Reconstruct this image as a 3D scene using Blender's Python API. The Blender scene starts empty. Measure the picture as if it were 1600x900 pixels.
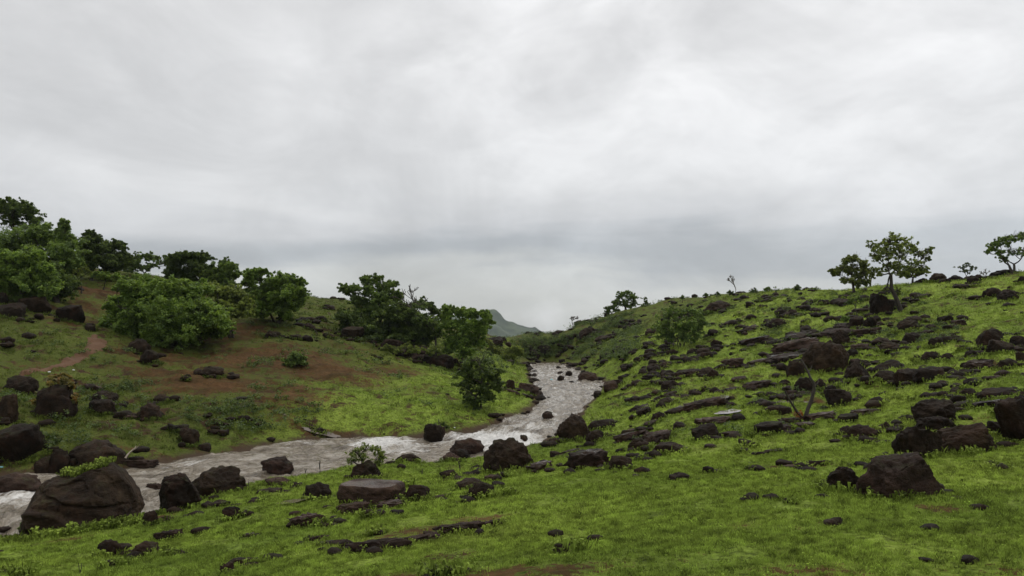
import bpy, math, random
import numpy as np
from mathutils import Vector, Matrix
from math import radians as R

RNG = np.random.default_rng(7)
random.seed(7)
scene = bpy.context.scene
COL = scene.collection

# ------------------------------------------------------------------ camera
F = 1250.0                       # focal length in photo pixels (photo 1600 wide)
PITCH = math.atan(70 / F)        # true horizon lies at photo row 520
CP, SP = math.cos(PITCH), math.sin(PITCH)
cam_d = bpy.data.cameras.new('camera')
cam_d.sensor_width = 36; cam_d.lens = 36 * F / 1600
cam_d.clip_start = 0.05; cam_d.clip_end = 20000
cam = bpy.data.objects.new('camera', cam_d)
cam.location = (0, 0, 0)
cam.rotation_euler = (math.pi / 2 + PITCH, 0, 0)
COL.objects.link(cam); scene.camera = cam

# ------------------------------------------------------------------ view
scene.view_settings.view_transform = 'Standard'
scene.view_settings.look = 'None'
scene.view_settings.gamma = 1
scene.view_settings.use_curve_mapping = False
scene.view_settings.exposure = 0.0
scene.render.engine = 'CYCLES'
scene.cycles.use_denoising = True
scene.cycles.max_bounces = 6
scene.cycles.diffuse_bounces = 3
scene.cycles.glossy_bounces = 2
scene.cycles.transmission_bounces = 3
scene.cycles.volume_bounces = 0
scene.cycles.transparent_max_bounces = 6

# ------------------------------------------------------------------ node helpers
class NT:
    def __init__(s, tree): s.t = tree; s.n = tree.nodes; s.l = tree.links
    def new(s, typ, **kw):
        n = s.n.new(typ)
        for k, v in kw.items():
            if k.startswith('i_'):
                key = k[2:]
                n.inputs[int(key) if key.isdigit() else key.replace('_', ' ')].default_value = v
            else: setattr(n, k, v)
        return n
    def link(s, a, b): s.l.new(a, b)
    def noise(s, vec, scale, detail=4, rough=0.55, dist=0.0):
        n = s.new('ShaderNodeTexNoise'); n.inputs['Scale'].default_value = scale
        n.inputs['Detail'].default_value = detail; n.inputs['Roughness'].default_value = rough
        n.inputs['Distortion'].default_value = dist
        if vec is not None: s.link(vec, n.inputs['Vector'])
        return n.outputs['Fac']
    def ramp(s, fac, stops, interp='LINEAR'):
        n = s.new('ShaderNodeValToRGB'); r = n.color_ramp; r.interpolation = interp
        while len(r.elements) < len(stops): r.elements.new(0.5)
        for e, (p, c) in zip(r.elements, stops):
            e.position = p; e.color = (c, c, c, 1) if isinstance(c, (int, float)) else (*c, 1)
        s.link(fac, n.inputs['Fac']); return n.outputs['Color']
    def math(s, op, a, b=0.0, clamp=False):
        n = s.new('ShaderNodeMath', operation=op); n.use_clamp = clamp
        for i, v in enumerate((a, b)):
            if isinstance(v, (int, float)): n.inputs[i].default_value = v
            else: s.link(v, n.inputs[i])
        return n.outputs[0]
    def mix(s, fac, a, b, mode='MIX'):
        n = s.new('ShaderNodeMix', data_type='RGBA', blend_type=mode)
        for sock, v in ((n.inputs[0], fac), (n.inputs[6], a), (n.inputs[7], b)):
            if isinstance(v, (int, float)): sock.default_value = v if sock.type == 'VALUE' else (v, v, v, 1)
            elif isinstance(v, tuple): sock.default_value = (*v, 1)
            else: s.link(v, sock)
        return n.outputs[2]
    def mapping(s, vec, scale=(1, 1, 1), loc=(0, 0, 0)):
        n = s.new('ShaderNodeMapping'); n.inputs['Scale'].default_value = scale; n.inputs['Location'].default_value = loc
        s.link(vec, n.inputs['Vector']); return n.outputs[0]
    def attr(s, name):
        return s.new('ShaderNodeAttribute', attribute_name=name).outputs['Fac']
    def bump(s, h, strength=0.5, dist=0.05, normal=None):
        n = s.new('ShaderNodeBump'); n.inputs['Strength'].default_value = strength; n.inputs['Distance'].default_value = dist
        s.link(h, n.inputs['Height'])
        if normal is not None: s.link(normal, n.inputs['Normal'])
        return n.outputs[0]

# ------------------------------------------------------------------ sky: overcast, layered cloud over a Nishita sky
SUN_EL, SUN_AZ = R(62), R(25)      # azimuth measured from +Y toward +X
w = bpy.data.worlds.new('World'); scene.world = w; w.use_nodes = True
g = NT(w.node_tree); g.n.clear()
sky = g.new('ShaderNodeTexSky', sky_type='NISHITA', sun_disc=False, sun_elevation=SUN_EL, sun_rotation=SUN_AZ)
tc = g.new('ShaderNodeTexCoord').outputs['Generated']
sep = g.new('ShaderNodeSeparateXYZ'); g.link(tc, sep.inputs[0])
wv = g.mapping(tc, (1.0, 1.0, 4.0), (3.1, 0.4, 0.2))
n_big = g.noise(wv, 1.7, 3, 0.5, 0.3)
n_mid = g.noise(g.mapping(tc, (1.0, 1.0, 5.5), (0.3, 7.0, 1.0)), 4.0, 5, 0.55, 0.5)
n_soft = g.noise(g.mapping(tc, (1, 1, 1.35), (5.0, 1.0, 2.3)), 2.9, 6, 0.56, 0.8)
e = g.math('ADD', sep.outputs['Z'], g.math('MULTIPLY', g.math('SUBTRACT', n_big, 0.5), 0.15))
e = g.math('ADD', e, g.math('MULTIPLY', g.math('SUBTRACT', n_mid, 0.5), 0.085))
# height above the horizon -> cloud radiance (x10, world strength 0.1)
base = g.ramp(e, [(0.0, (6.2, 6.3, 6.1)), (0.03, (6.6, 6.7, 6.5)), (0.062, (6.4, 6.55, 6.5)), (0.084, (4.9, 5.15, 5.4)), (0.098, (4.9, 5.15, 5.4)),
                  (0.128, (6.5, 6.6, 6.75)), (0.18, (7.6, 7.65, 7.7)), (0.36, (8.1, 8.1, 8.1)), (0.6, (8.6, 8.6, 8.6)), (1.0, (9.2, 9.2, 9.2))])
tone = g.ramp(n_soft, [(0.3, 0.80), (0.5, 0.95), (0.66, 1.12)])
col = g.mix(1.0, base, tone, 'MULTIPLY')
col = g.mix(1.0, col, g.ramp(g.noise(g.mapping(tc, (1.0, 1.0, 2.0), (2.0, 3.0, 0.0)), 6.5, 7, 0.6, 0.7), [(0.3, 0.92), (0.7, 1.07)]), 'MULTIPLY')
side = g.math('MULTIPLY_ADD', sep.outputs['X'], 0.22); side.node.inputs[2].default_value = 1.0
col = g.mix(1.0, col, side, 'MULTIPLY')
dv = g.new('ShaderNodeVectorMath', operation='DISTANCE'); g.link(tc, dv.inputs[0])
_wd = Vector((50 / F, CP + 50 / F * SP, SP - 50 / F * CP)).normalized(); dv.inputs[1].default_value = _wd
wd_ = g.math('ADD', dv.outputs['Value'], g.math('MULTIPLY', g.math('SUBTRACT', g.noise(tc, 30, 4, 0.6), 0.5), 0.05))
col = g.mix(g.ramp(wd_, [(0.0, 0.75), (0.028, 0.0)]), col, (8.0, 8.1, 8.1))
col = g.mix(0.94, sky.outputs[0], col)
bg = g.new('ShaderNodeBackground'); bg.inputs['Strength'].default_value = 0.103
g.link(col, bg.inputs['Color'])
out = g.new('ShaderNodeOutputWorld'); g.link(bg.outputs[0], out.inputs['Surface'])
w.cycles.sampling_method = 'AUTOMATIC'

sun_d = bpy.data.lights.new('sun', 'SUN'); sun_d.energy = 0.9; sun_d.angle = R(25); sun_d.color = (1.0, 0.97, 0.93)
sun = bpy.data.objects.new('sun', sun_d); COL.objects.link(sun)
sd = Vector((math.sin(SUN_AZ) * math.cos(SUN_EL), math.cos(SUN_AZ) * math.cos(SUN_EL), math.sin(SUN_EL)))
sun.rotation_euler = sd.to_track_quat('Z', 'Y').to_euler()

# ------------------------------------------------------------------ numpy noise
_P = np.random.default_rng(3).permutation(512).astype(np.int64); _P = np.concatenate([_P, _P, _P])
_G = np.random.default_rng(4).normal(size=(512, 3)); _G /= np.linalg.norm(_G, axis=1)[:, None]
def perlin(x, y, z=None):
    if z is None: z = np.zeros_like(x)
    xi, yi, zi = np.floor(x).astype(np.int64), np.floor(y).astype(np.int64), np.floor(z).astype(np.int64)
    xf, yf, zf = x - xi, y - yi, z - zi
    u, v, w_ = [t * t * t * (t * (t * 6 - 15) + 10) for t in (xf, yf, zf)]
    r = 0
    for dx in (0, 1):
        for dy in (0, 1):
            for dz in (0, 1):
                h = _P[_P[_P[(xi + dx) & 511] + ((yi + dy) & 511)] + ((zi + dz) & 511)]
                gg = _G[h]
                d = gg[..., 0] * (xf - dx) + gg[..., 1] * (yf - dy) + gg[..., 2] * (zf - dz)
                r = r + (u if dx else 1 - u) * (v if dy else 1 - v) * (w_ if dz else 1 - w_) * d
    return r * 1.5
def fbm(x, y, z=None, o=4, gain=0.5):
    r = 0; a = 1.0; f = 1.0
    for i in range(o):
        r = r + a * perlin(x * f + 17.3 * i, y * f + 5.1 * i, None if z is None else z * f + 2.7 * i); a *= gain; f *= 2.03
    return r
def sstep(a, b, x):
    t = np.clip((x - a) / (b - a), 0, 1); return t * t * (3 - 2 * t)

# ------------------------------------------------------------------ photo pixel <-> place
def px_dir(u, v):
    a, b = (np.asarray(u, float) - 800) / F, (450 - np.asarray(v, float)) / F
    return np.stack([a, CP - b * SP, SP + b * CP], -1)
def px_at(u, v, Y):
    d = px_dir(u, v); return d * (np.asarray(Y, float) / d[..., 1])[..., None]
def to_px(p):
    p = np.asarray(p, float); dep = p[..., 1] * CP + p[..., 2] * SP; up = p[..., 2] * CP - p[..., 1] * SP
    return 800 + F * p[..., 0] / dep, 450 - F * up / dep

# terrain survey: pixel column, row, distance
SURVEY = """0 900 9;400 900 7;800 900 5.6;1200 900 5.2;1600 900 5;0 870 11;250 860 10.5;130 835 13;1200 700 14;1000 740 12;800 760 13;
600 780 12.5;400 800 12.3;1600 700 12;1400 760 8.8;1200 780 8.3;1000 800 8.5;800 830 8;1000 700 16;1400 700 12.5;
300 790 16;480 755 19;640 735 21;780 735 21.5;900 700 24;960 640 33;1600 780 7.6;
1000 640 27;1000 600 36;1000 560 52;1000 520 72;1000 480 90;900 545 82;900 510 98;850 558 100;850 530 112;815 524 122;950 494 96;
1100 640 22;1100 600 31;1100 560 41;1100 520 54;1100 485 70;1100 464 82;1200 640 20;1200 600 28;1200 560 36;1200 520 47;1200 480 61;1200 457 74;
1300 640 18.5;1300 600 25;1300 560 32;1300 520 40;1300 480 51;1300 455 66;1400 640 16.5;1400 600 22;1400 560 29;1400 520 36;1400 480 46;1400 449 60;
1500 640 15;1500 600 20;1500 560 26;1500 520 33;1500 480 42;1500 440 55;1600 640 13.5;1600 560 22;1600 480 36;1600 427 50;1850 600 14;1850 420 34;1850 330 60;
200 640 28;200 600 31;100 570 33;150 540 36;100 500 41;130 450 50;0 440 53;-100 430 55;0 500 38;0 600 28;0 660 23;-250 420 50;-250 600 25;-250 750 17;60 705 21.5;
0 415 60;200 428 65;300 440 68;380 452 70;480 466 72;600 482 78;700 508 85;760 530 95;815 548 103;
300 600 32;450 600 33;600 600 36;450 640 28;600 640 30;700 640 31;700 600 38;300 550 40;450 550 42;450 510 50;600 550 48;700 560 52;790 600 46;800 570 70;600 510 62;
300 500 50;300 470 58;200 500 46;200 460 56;300 650 26.5;160 690 23.5"""
pts = np.array([[float(t) for t in s.split()] for s in SURVEY.replace('\n', '').split(';')])
ctl = px_at(pts[:, 0], pts[:, 1], pts[:, 2])
extra = []
for u, v, Y in ((0, 415, 60), (200, 428, 65), (380, 452, 70), (600, 482, 78), (760, 530, 95), (1600, 427, 50), (1500, 440, 55), (1400, 449, 60),
                (1300, 455, 66), (1200, 457, 74), (1100, 464, 82), (1000, 480, 90), (900, 510, 98), (1850, 330, 60), (-250, 400, 60)):
    p = px_at(u, v, Y)
    q = p * 1.35; q[2] = p[2] - 2.5 - 0.04 * Y; extra.append(q)
    q = p * 1.1; q[2] = p[2] * 1.1 - 0.35 - max(0, p[2]) * 0.04; extra.append(q)
for x, y, z in ((0, 2, -1.6), (0, -6, -1.6), (-6, 0, -2.2), (8, 0, -1.4), (-12, -8, -3), (14, -8, -1), (-16, 6, -4.0), (15, 5, -0.9), (-25, 0, -4.2), (25, 0, -0.3), (3, 3, -1.55)):
    extra.append(np.array([x, y, z], float))
ctl = np.vstack([ctl, extra])
def _phi(d2): return 0.5 * d2 * np.log(d2 + 1e-9)
def tps_fit(c, z, lam):
    n = len(c); d2 = ((c[:, None] - c[None]) ** 2).sum(-1)
    A = np.zeros((n + 3, n + 3)); A[:n, :n] = _phi(d2) + lam * np.eye(n); A[:n, n] = 1; A[:n, n + 1:] = c; A[n, :n] = 1; A[n + 1:, :n] = c.T
    return np.linalg.solve(A, np.concatenate([z, np.zeros(3)]))
S = 30.0
TW = tps_fit(ctl[:, :2] / S, ctl[:, 2], 0.0006)
def tps(x, y):
    sh = x.shape; x = x.ravel() / S; y = y.ravel() / S; o = np.empty_like(x)
    cx, cy = ctl[:, 0] / S, ctl[:, 1] / S
    for i in range(0, len(x), 20000):
        a, b = x[i:i + 20000, None], y[i:i + 20000, None]
        o[i:i + 20000] = _phi((a - cx) ** 2 + (b - cy) ** 2) @ TW[:-3] + TW[-3] + TW[-2] * a[:, 0] + TW[-1] * b[:, 0]
    return o.reshape(sh)

# stream: water level along its course, then its outline
WL = np.array([(850, 568, 84), (868, 600, 51), (872, 640, 35), (800, 685, 27), (725, 700, 25.5), (640, 702, 24.6), (560, 712, 23.6), (450, 722, 23), (330, 733, 22), (210, 748, 20.8), (100, 765, 19.6), (30, 790, 17.8), (0, 850, 15.5), (-60, 900, 14)], float)
wlp = px_at(WL[:, 0], WL[:, 1], WL[:, 2])
WLZ = wlp[:, 2].copy()
for i in range(1, len(WLZ)): WLZ[i] = min(WLZ[i], WLZ[i - 1] - 0.01)
def water_z(x, y):
    # project on the course polyline, soft weights
    sh = np.shape(x); x = np.ravel(x); y = np.ravel(y)
    best = np.full(x.shape, 1e18); z = np.zeros(x.shape)
    num = 0; den = 0
    for i in range(len(wlp) - 1):
        ax, ay, bx, by = wlp[i, 0], wlp[i, 1], wlp[i + 1, 0], wlp[i + 1, 1]
        L2 = (bx - ax) ** 2 + (by - ay) ** 2
        t = np.clip(((x - ax) * (bx - ax) + (y - ay) * (by - ay)) / L2, 0, 1)
        d2 = (x - ax - t * (bx - ax)) ** 2 + (y - ay - t * (by - ay)) ** 2
        ww = 1 / (d2 + 0.6) ** 3
        num = num + ww * (WLZ[i] + t * (WLZ[i + 1] - WLZ[i])); den = den + ww
    return (num / den).reshape(sh)
OUT = """-120 770;-40 762;0 742;90 742;190 733;250 722;300 715;370 704;450 691;500 685;560 682;640 683;690 677;740 674;768 664;800 648;832 640;842 622;836 608;826 592;828 578;818 568;
868 566;900 574;918 586;946 596;946 604;930 622;912 640;903 656;884 676;850 695;820 704;792 716;740 722;700 727;650 729;600 731;540 738;500 743;470 752;420 756;385 762;330 772;250 800;215 818;150 822;60 830;30 852;0 868;-90 900;-250 900"""
op = np.array([[float(t) for t in s.split()] for s in OUT.replace('\n', '').split(';')])
def flow_coords(x, y):
    num = 0; den = 0; s0 = 0.0; nd = 0
    for i in range(len(wlp) - 1):
        ax, ay, bx, by = wlp[i, 0], wlp[i, 1], wlp[i + 1, 0], wlp[i + 1, 1]
        L = math.hypot(bx - ax, by - ay); t = ((x - ax) * (bx - ax) + (y - ay) * (by - ay)) / L ** 2; tc_ = np.clip(t, 0, 1)
        d2 = (x - ax - tc_ * (bx - ax)) ** 2 + (y - ay - tc_ * (by - ay)) ** 2
        ww = 1 / (d2 + 0.3) ** 3; dd = ((x - ax) * (by - ay) - (y - ay) * (bx - ax)) / L
        num = num + ww * (s0 + t * L); nd = nd + ww * dd; den = den + ww; s0 += L
    return num / den, nd / den
def hit_water(u, v):
    d = px_dir(u, v); z = np.full(d.shape[:-1], -3.8)
    for _ in range(60):
        p = d * (z / d[..., 2])[..., None]; z = 0.6 * z + 0.4 * water_z(p[..., 0], p[..., 1])
    return p
poly = hit_water(op[:, 0], op[:, 1])[:, :2]
# soften the outline
pp = []
for i in range(len(poly)):
    a, b = poly[i], poly[(i + 1) % len(poly)]
    for t in (0, .25, .5, .75): pp.append(a * (1 - t) + b * t)
pp = np.array(pp); pp = (np.roll(pp, 1, 0) + pp * 2 + np.roll(pp, -1, 0)) / 4
poly = (np.roll(pp, 1, 0) + pp * 2 + np.roll(pp, -1, 0)) / 4
def stream_sd(x, y):
    """signed distance to the waterline, negative in the stream"""
    sh = np.shape(x); x = np.ravel(np.asarray(x, float)); y = np.ravel(np.asarray(y, float))
    out_ = np.full(x.shape, 50.0)
    m = (x > poly[:, 0].min() - 8) & (x < poly[:, 0].max() + 8) & (y > poly[:, 1].min() - 8) & (y < poly[:, 1].max() + 8)
    X, Y = x[m], y[m]; d2 = np.full(X.shape, 1e9); ins = np.zeros(X.shape, bool)
    for i in range(len(poly)):
        ax, ay = poly[i]; bx, by = poly[(i + 1) % len(poly)]
        L2 = (bx - ax) ** 2 + (by - ay) ** 2 + 1e-12
        t = np.clip(((X - ax) * (bx - ax) + (Y - ay) * (by - ay)) / L2, 0, 1)
        d2 = np.minimum(d2, (X - ax - t * (bx - ax)) ** 2 + (Y - ay - t * (by - ay)) ** 2)
        c = (ay > Y) != (by > Y)
        ins ^= c & (X < (bx - ax) * (Y - ay) / (by - ay + 1e-12) + ax)
    d = np.sqrt(d2); d[ins] *= -1; out_[m] = d
    return out_.reshape(sh)

def height(x, y, detail=True):
    x = np.asarray(x, float); y = np.asarray(y, float)
    r = np.hypot(x, y)
    z = tps(x, y)
    far = sstep(115, 190, r); z = np.where(far > 0, z * (1 - far) + (-22 + 0 * x) * far, z)
    near_ok = 1 - sstep(20, 60, np.maximum(-y, 0) + np.maximum(np.abs(x) - 70, 0)); z = z * near_ok + (-3.0) * (1 - near_ok) * (1 - far) + z * 0 + (-22) * far * (1 - near_ok)
    sd = stream_sd(x, y)
    sd = np.where(sd < 50, sd + 0.30 * fbm(x * 0.9 + 3, y * 0.9, o=3), sd)
    wz = water_z(x, y)
    big = fbm(x * 0.22, y * 0.22, o=3) * 0.22 * sstep(0.5, 9, np.abs(sd)) * sstep(4, 25, r)
    z = z + big
    bank = wz + 0.03 + 0.28 * np.maximum(sd, 0) ** 0.8
    k = sstep(0.0, 3.2, sd)
    z = np.where(sd < 50, np.where(sd > 0, bank * (1 - k) + z * k, wz - np.minimum(0.45, 0.03 - 0.35 * sd)), z)
    z = np.where((sd > 0) & (sd < 50), np.maximum(z, wz + 0.03 + 0.05 * np.minimum(sd, 2)), z)
    if detail:
        a = np.clip(r / 12, 0.5, 2.2) * sstep(-0.2, 0.8, sd)
        z = z + a * (0.035 * fbm(x * 1.1, y * 1.1, o=3) + 0.016 * fbm(x * 5.0 + 9, y * 5.0, o=3))
        # small earth steps along the contours of the slopes
        st = fbm(x * 0.5 + 40, y * 0.8 + z * 1.2, o=4)
        z = z + 0.10 * sstep(0.08, 0.22, st) * sstep(14, 24, r) * sstep(1, 4, sd)
    return z

TT = np.geomspace(2.5, 180, 400)
def hit(u, v):
    """where the line of sight through a photo pixel meets the ground"""
    u = np.atleast_1d(np.asarray(u, float)); v = np.atleast_1d(np.asarray(v, float))
    d = px_dir(u, v); d = d / d[:, 1:2]
    P = d[:, None, :] * TT[None, :, None]
    hz = height(P[..., 0], P[..., 1], False)
    below = P[..., 2] < hz
    below[:, -1] = True
    idx = below.argmax(1); idx = np.maximum(idx, 1)
    r = np.arange(len(u))
    g0 = P[r, idx - 1, 2] - hz[r, idx - 1]; g1 = P[r, idx, 2] - hz[r, idx]
    miss = ~(g1 < 0)
    t = np.clip(g0 / (g0 - g1 + 1e-9), 0, 1)
    t[miss] = 0
    # a line of sight that clears the crest is put at its closest approach
    gap = P[..., 2] - hz
    real_miss = gap.min(1) > 0
    ti = np.where(real_miss, gap.argmin(1), idx - 1)
    tv = TT[ti] * (1 - t) + TT[np.minimum(ti + 1, len(TT) - 1)] * t
    tv = np.where(real_miss, TT[ti], tv)
    p = d * tv[:, None]
    p[:, 2] = height(p[:, 0], p[:, 1])
    return p
def gnormal(x, y, e=0.6):
    dx = (height(np.array([x + e]), np.array([y]), False) - height(np.array([x - e]), np.array([y]), False))[0] / (2 * e)
    dy = (height(np.array([x]), np.array([y + e]), False) - height(np.array([x]), np.array([y - e]), False))[0] / (2 * e)
    return Vector((-dx, -dy, 1)).normalized()

# ------------------------------------------------------------------ object helpers
def tag(o, label=None, cat=None, group=None, kind=None):
    if label: o['label'] = label
    if cat: o['category'] = cat
    if group: o['group'] = group
    if kind: o['kind'] = kind
    return o
def mesh_np(name, V, Fc, mat=None, smooth=True, attrs=None):
    """V n x 3, Fc n x k (k 3 or 4)"""
    me = bpy.data.meshes.new(name); V = np.ascontiguousarray(V, np.float32); Fc = np.ascontiguousarray(Fc, np.int32)
    me.vertices.add(len(V)); me.vertices.foreach_set('co', V.ravel())
    n, k = Fc.shape
    me.loops.add(n * k); me.loops.foreach_set('vertex_index', Fc.ravel())
    me.polygons.add(n); me.polygons.foreach_set('loop_start', np.arange(0, n * k, k, dtype=np.int32))
    me.polygons.foreach_set('loop_total', np.full(n, k, np.int32))
    me.polygons.foreach_set('use_smooth', np.full(n, smooth, bool))
    me.update(calc_edges=True)
    if attrs:
        for an, av in attrs.items():
            a = me.attributes.new(an, 'FLOAT', 'POINT'); a.data.foreach_set('value', np.ascontiguousarray(av, np.float32))
    if mat: me.materials.append(mat)
    return me
def link(name, me, parent=None, loc=None):
    o = bpy.data.objects.new(name, me); COL.objects.link(o)
    if loc is not None: o.location = loc
    if parent: o.parent = parent
    return o
def empty(name, loc):
    o = bpy.data.objects.new(name, None); o.location = loc; COL.objects.link(o); o.empty_display_size = 0.3; return o

def material(name):
    m = bpy.data.materials.new(name); m.use_nodes = True; t = NT(m.node_tree); t.n.clear()
    o = t.new('ShaderNodeOutputMaterial'); b = t.new('ShaderNodeBsdfPrincipled'); t.link(b.outputs[0], o.inputs[0])
    t.b = b; t.o = o
    return m, t

# ------------------------------------------------------------------ materials
def soil_cols(t, pos):
    n1 = t.noise(pos, 0.9, 6, 0.6); n2 = t.noise(pos, 9.0, 5, 0.65)
    c = t.ramp(n1, [(0.3, (0.048, 0.026, 0.011)), (0.5, (0.092, 0.048, 0.020)), (0.7, (0.135, 0.072, 0.032))])
    return t.mix(1.0, c, t.ramp(n2, [(0.3, 0.5), (0.65, 1.2)]), 'MULTIPLY')
M = {}
m, t = material('ground'); M['ground'] = m
pos = t.new('ShaderNodeNewGeometry').outputs['Position']
soil = soil_cols(t, pos)
nA = t.noise(pos, 0.22, 5, 0.6); nB = t.noise(pos, 2.3, 6, 0.65); nC = t.noise(pos, 14.0, 5, 0.7)
grass = t.ramp(nA, [(0.32, (0.16, 0.23, 0.037)), (0.5, (0.24, 0.325, 0.048)), (0.68, (0.30, 0.39, 0.062))])
grass = t.mix(1.0, grass, t.ramp(nB, [(0.28, 0.4), (0.45, 0.85), (0.65, 1.15)]), 'MULTIPLY')
grass = t.mix(1.0, grass, t.ramp(nC, [(0.34, 0.25), (0.55, 1.0), (0.75, 1.25)]), 'MULTIPLY')
thin = t.ramp(t.math('ADD', t.attr('soil'), t.math('ADD', t.math('MULTIPLY', t.math('SUBTRACT', nB, 0.5), 1.7), t.math('MULTIPLY', t.math('SUBTRACT', nC, 0.5), 2.0))), [(0.50, 0.0), (0.62, 0.95)])
patch = t.ramp(t.noise(pos, 1.3, 7, 0.72, 0.4), [(0.52, 0.0), (0.60, 0.85)])
patch = t.math('MULTIPLY', patch, t.attr('patchy'))
dull = t.mix(0.7, t.mix(1.0, grass, 0.7, 'MULTIPLY'), (0.065, 0.07, 0.02)); grass = t.mix(t.attr('dull'), grass, dull)
cc = t.mix(patch, grass, t.mix(0.45, soil, (0.035, 0.03, 0.022)))
cc = t.mix(thin, cc, soil)
bed = t.attr('bed'); cc = t.mix(bed, cc, (0.075, 0.052, 0.036))
t.link(cc, t.b.inputs['Base Color']); t.b.inputs['Roughness'].default_value = 0.85
t.b.inputs['Specular IOR Level'].default_value = 0.05
t.link(t.bump(t.math('ADD', nC, t.math('MULTIPLY', nB, 0.8)), 0.9, 0.06), t.b.inputs['Normal'])

def rock_mat(name, c0, c1, c2, wet=0.0, rust=0.0):
    m, t = material(name)
    pos = t.new('ShaderNodeTexCoord').outputs['Object']; gpos = t.new('ShaderNodeNewGeometry')
    wp = gpos.outputs['Position']
    a = t.noise(wp, 2.2, 6, 0.62); b = t.noise(wp, 11, 6, 0.7); c = t.noise(wp, 60, 3, 0.6)
    col = t.ramp(a, [(0.32, c0), (0.52, c1), (0.72, c2)])
    col = t.mix(1.0, col, t.ramp(b, [(0.3, 0.55), (0.6, 1.15), (0.8, 1.5)]), 'MULTIPLY')
    rnd = t.new('ShaderNodeObjectInfo').outputs['Random']
    col = t.mix(1.0, col, t.ramp(rnd, [(0.0, 0.65), (0.7, 1.2), (1.0, 1.9)]), 'MULTIPLY')
    if rust: col = t.mix(t.math('MULTIPLY', t.ramp(t.noise(wp, 1.4, 5, 0.7, 0.6), [(0.5, 0.0), (0.68, 1.0)]), rust), col, (0.085, 0.036, 0.02))
    # pale crust spots
    col = t.mix(t.math('MULTIPLY', t.ramp(t.noise(wp, 26, 4, 0.7), [(0.64, 0.0), (0.72, 1.0)]), 0.55), col, (0.095, 0.085, 0.07))
    # moss creeping on upward faces
    nz = t.new('ShaderNodeSeparateXYZ'); t.link(gpos.outputs['Normal'], nz.inputs[0])
    moss = t.math('MULTIPLY', t.ramp(nz.outputs['Z'], [(0.35, 0.0), (0.9, 1.0)]), t.ramp(t.noise(wp, 3.5, 6, 0.7), [(0.52, 0.0), (0.66, 0.75)]))
    col = t.mix(t.math('MULTIPLY', moss, 0.5), col, (0.05, 0.065, 0.02))
    t.link(col, t.b.inputs['Base Color'])
    if wet:
        wm = t.math('MULTIPLY', t.ramp(nz.outputs['Z'], [(0.93, 0.0), (0.985, 1.0)]), t.ramp(t.noise(t.mapping(wp, (1, 1.0, 1)), 1.1, 4, 0.6), [(0.52, 0.0), (0.62, 1.0)]))
        t.link(t.math('MULTIPLY_ADD', wm, -0.5), t.b.inputs['Roughness']); t.b.inputs['Roughness'].links[0].from_node.inputs[2].default_value = 0.7
        bs = t.math('MULTIPLY_ADD', wm, -0.6); bs.node.inputs[2].default_value = 0.8
    else: t.b.inputs['Roughness'].default_value = 0.72; bs = None
    t.b.inputs['Specular IOR Level'].default_value = 0.12
    h = t.math('ADD', t.math('MULTIPLY', b, 1.0), t.math('MULTIPLY', c, 0.3))
    h = t.math('ADD', h, t.math('MULTIPLY', t.noise(t.mapping(wp, (1, 1, 2.2)), 4.5, 5, 0.6, 0.8), 1.3))
    bn = t.bump(h, 0.8, 0.07)
    if bs is not None: t.link(bs, bn.node.inputs['Strength'])
    t.link(bn, t.b.inputs['Normal'])
    return m
M['rock'] = rock_mat('dark_basalt', (0.010, 0.0064, 0.004), (0.020, 0.0125, 0.0074), (0.042, 0.027, 0.016), rust=0.25)
M['brown'] = rock_mat('brown_basalt', (0.024, 0.015, 0.011), (0.042, 0.026, 0.019), (0.07, 0.043, 0.031), rust=0.4)
M['slab'] = rock_mat('wet_slab', (0.016, 0.0098, 0.0072), (0.034, 0.0205, 0.0145), (0.062, 0.038, 0.027), wet=1, rust=0.3)

m, t = material('stream_water'); M['water'] = m
gp = t.new('ShaderNodeNewGeometry').outputs['Position']
foam_a = t.attr('foam')
flw = t.new('ShaderNodeAttribute', attribute_name='flow').outputs['Vector']
streak = t.noise(t.mapping(flw, (0.42, 1.7, 1.0)), 1.3, 6, 0.66, 0.9)
fine = t.noise(t.mapping(flw, (0.8, 1.8, 1.0)), 4.5, 5, 0.7, 0.8)
fm = t.math('ADD', foam_a, t.math('MULTIPLY', t.math('SUBTRACT', t.math('ADD', t.math('MULTIPLY', streak, 0.6), t.math('MULTIPLY', fine, 0.4)), 0.5), 3.0))
fm = t.ramp(fm, [(0.44, 0.0), (0.62, 0.35), (0.9, 1.0)])
mud = t.ramp(t.noise(t.mapping(flw, (0.5, 1.3, 1)), 1.6, 6, 0.7, 0.8), [(0.34, (0.10, 0.078, 0.052)), (0.5, (0.28, 0.235, 0.175)), (0.64, (0.48, 0.43, 0.36))])
t.link(t.mix(fm, mud, (0.85, 0.83, 0.79)), t.b.inputs['Base Color'])
t.link(t.math('MULTIPLY_ADD', fm, 0.5), t.b.inputs['Roughness']); t.b.inputs['Roughness'].links[0].from_node.inputs[2].default_value = 0.16
t.b.inputs['IOR'].default_value = 1.33
hh = t.math('ADD', t.math('MULTIPLY', t.noise(t.mapping(flw, (0.7, 1.3, 1)), 2.0, 5, 0.6, 1.0), 1.0), t.math('MULTIPLY', fine, 0.4))
t.link(t.bump(hh, 1.0, 0.32), t.b.inputs['Normal'])

m, t = material('puddle_water'); M['puddle'] = m
t.b.inputs['Base Color'].default_value = (0.16, 0.13, 0.105, 1); t.b.inputs['Roughness'].default_value = 0.08; t.b.inputs['IOR'].default_value = 1.33
gp = t.new('ShaderNodeNewGeometry').outputs['Position']
t.link(t.bump(t.noise(gp, 12, 3, 0.5), 0.15, 0.02), t.b.inputs['Normal'])

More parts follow.
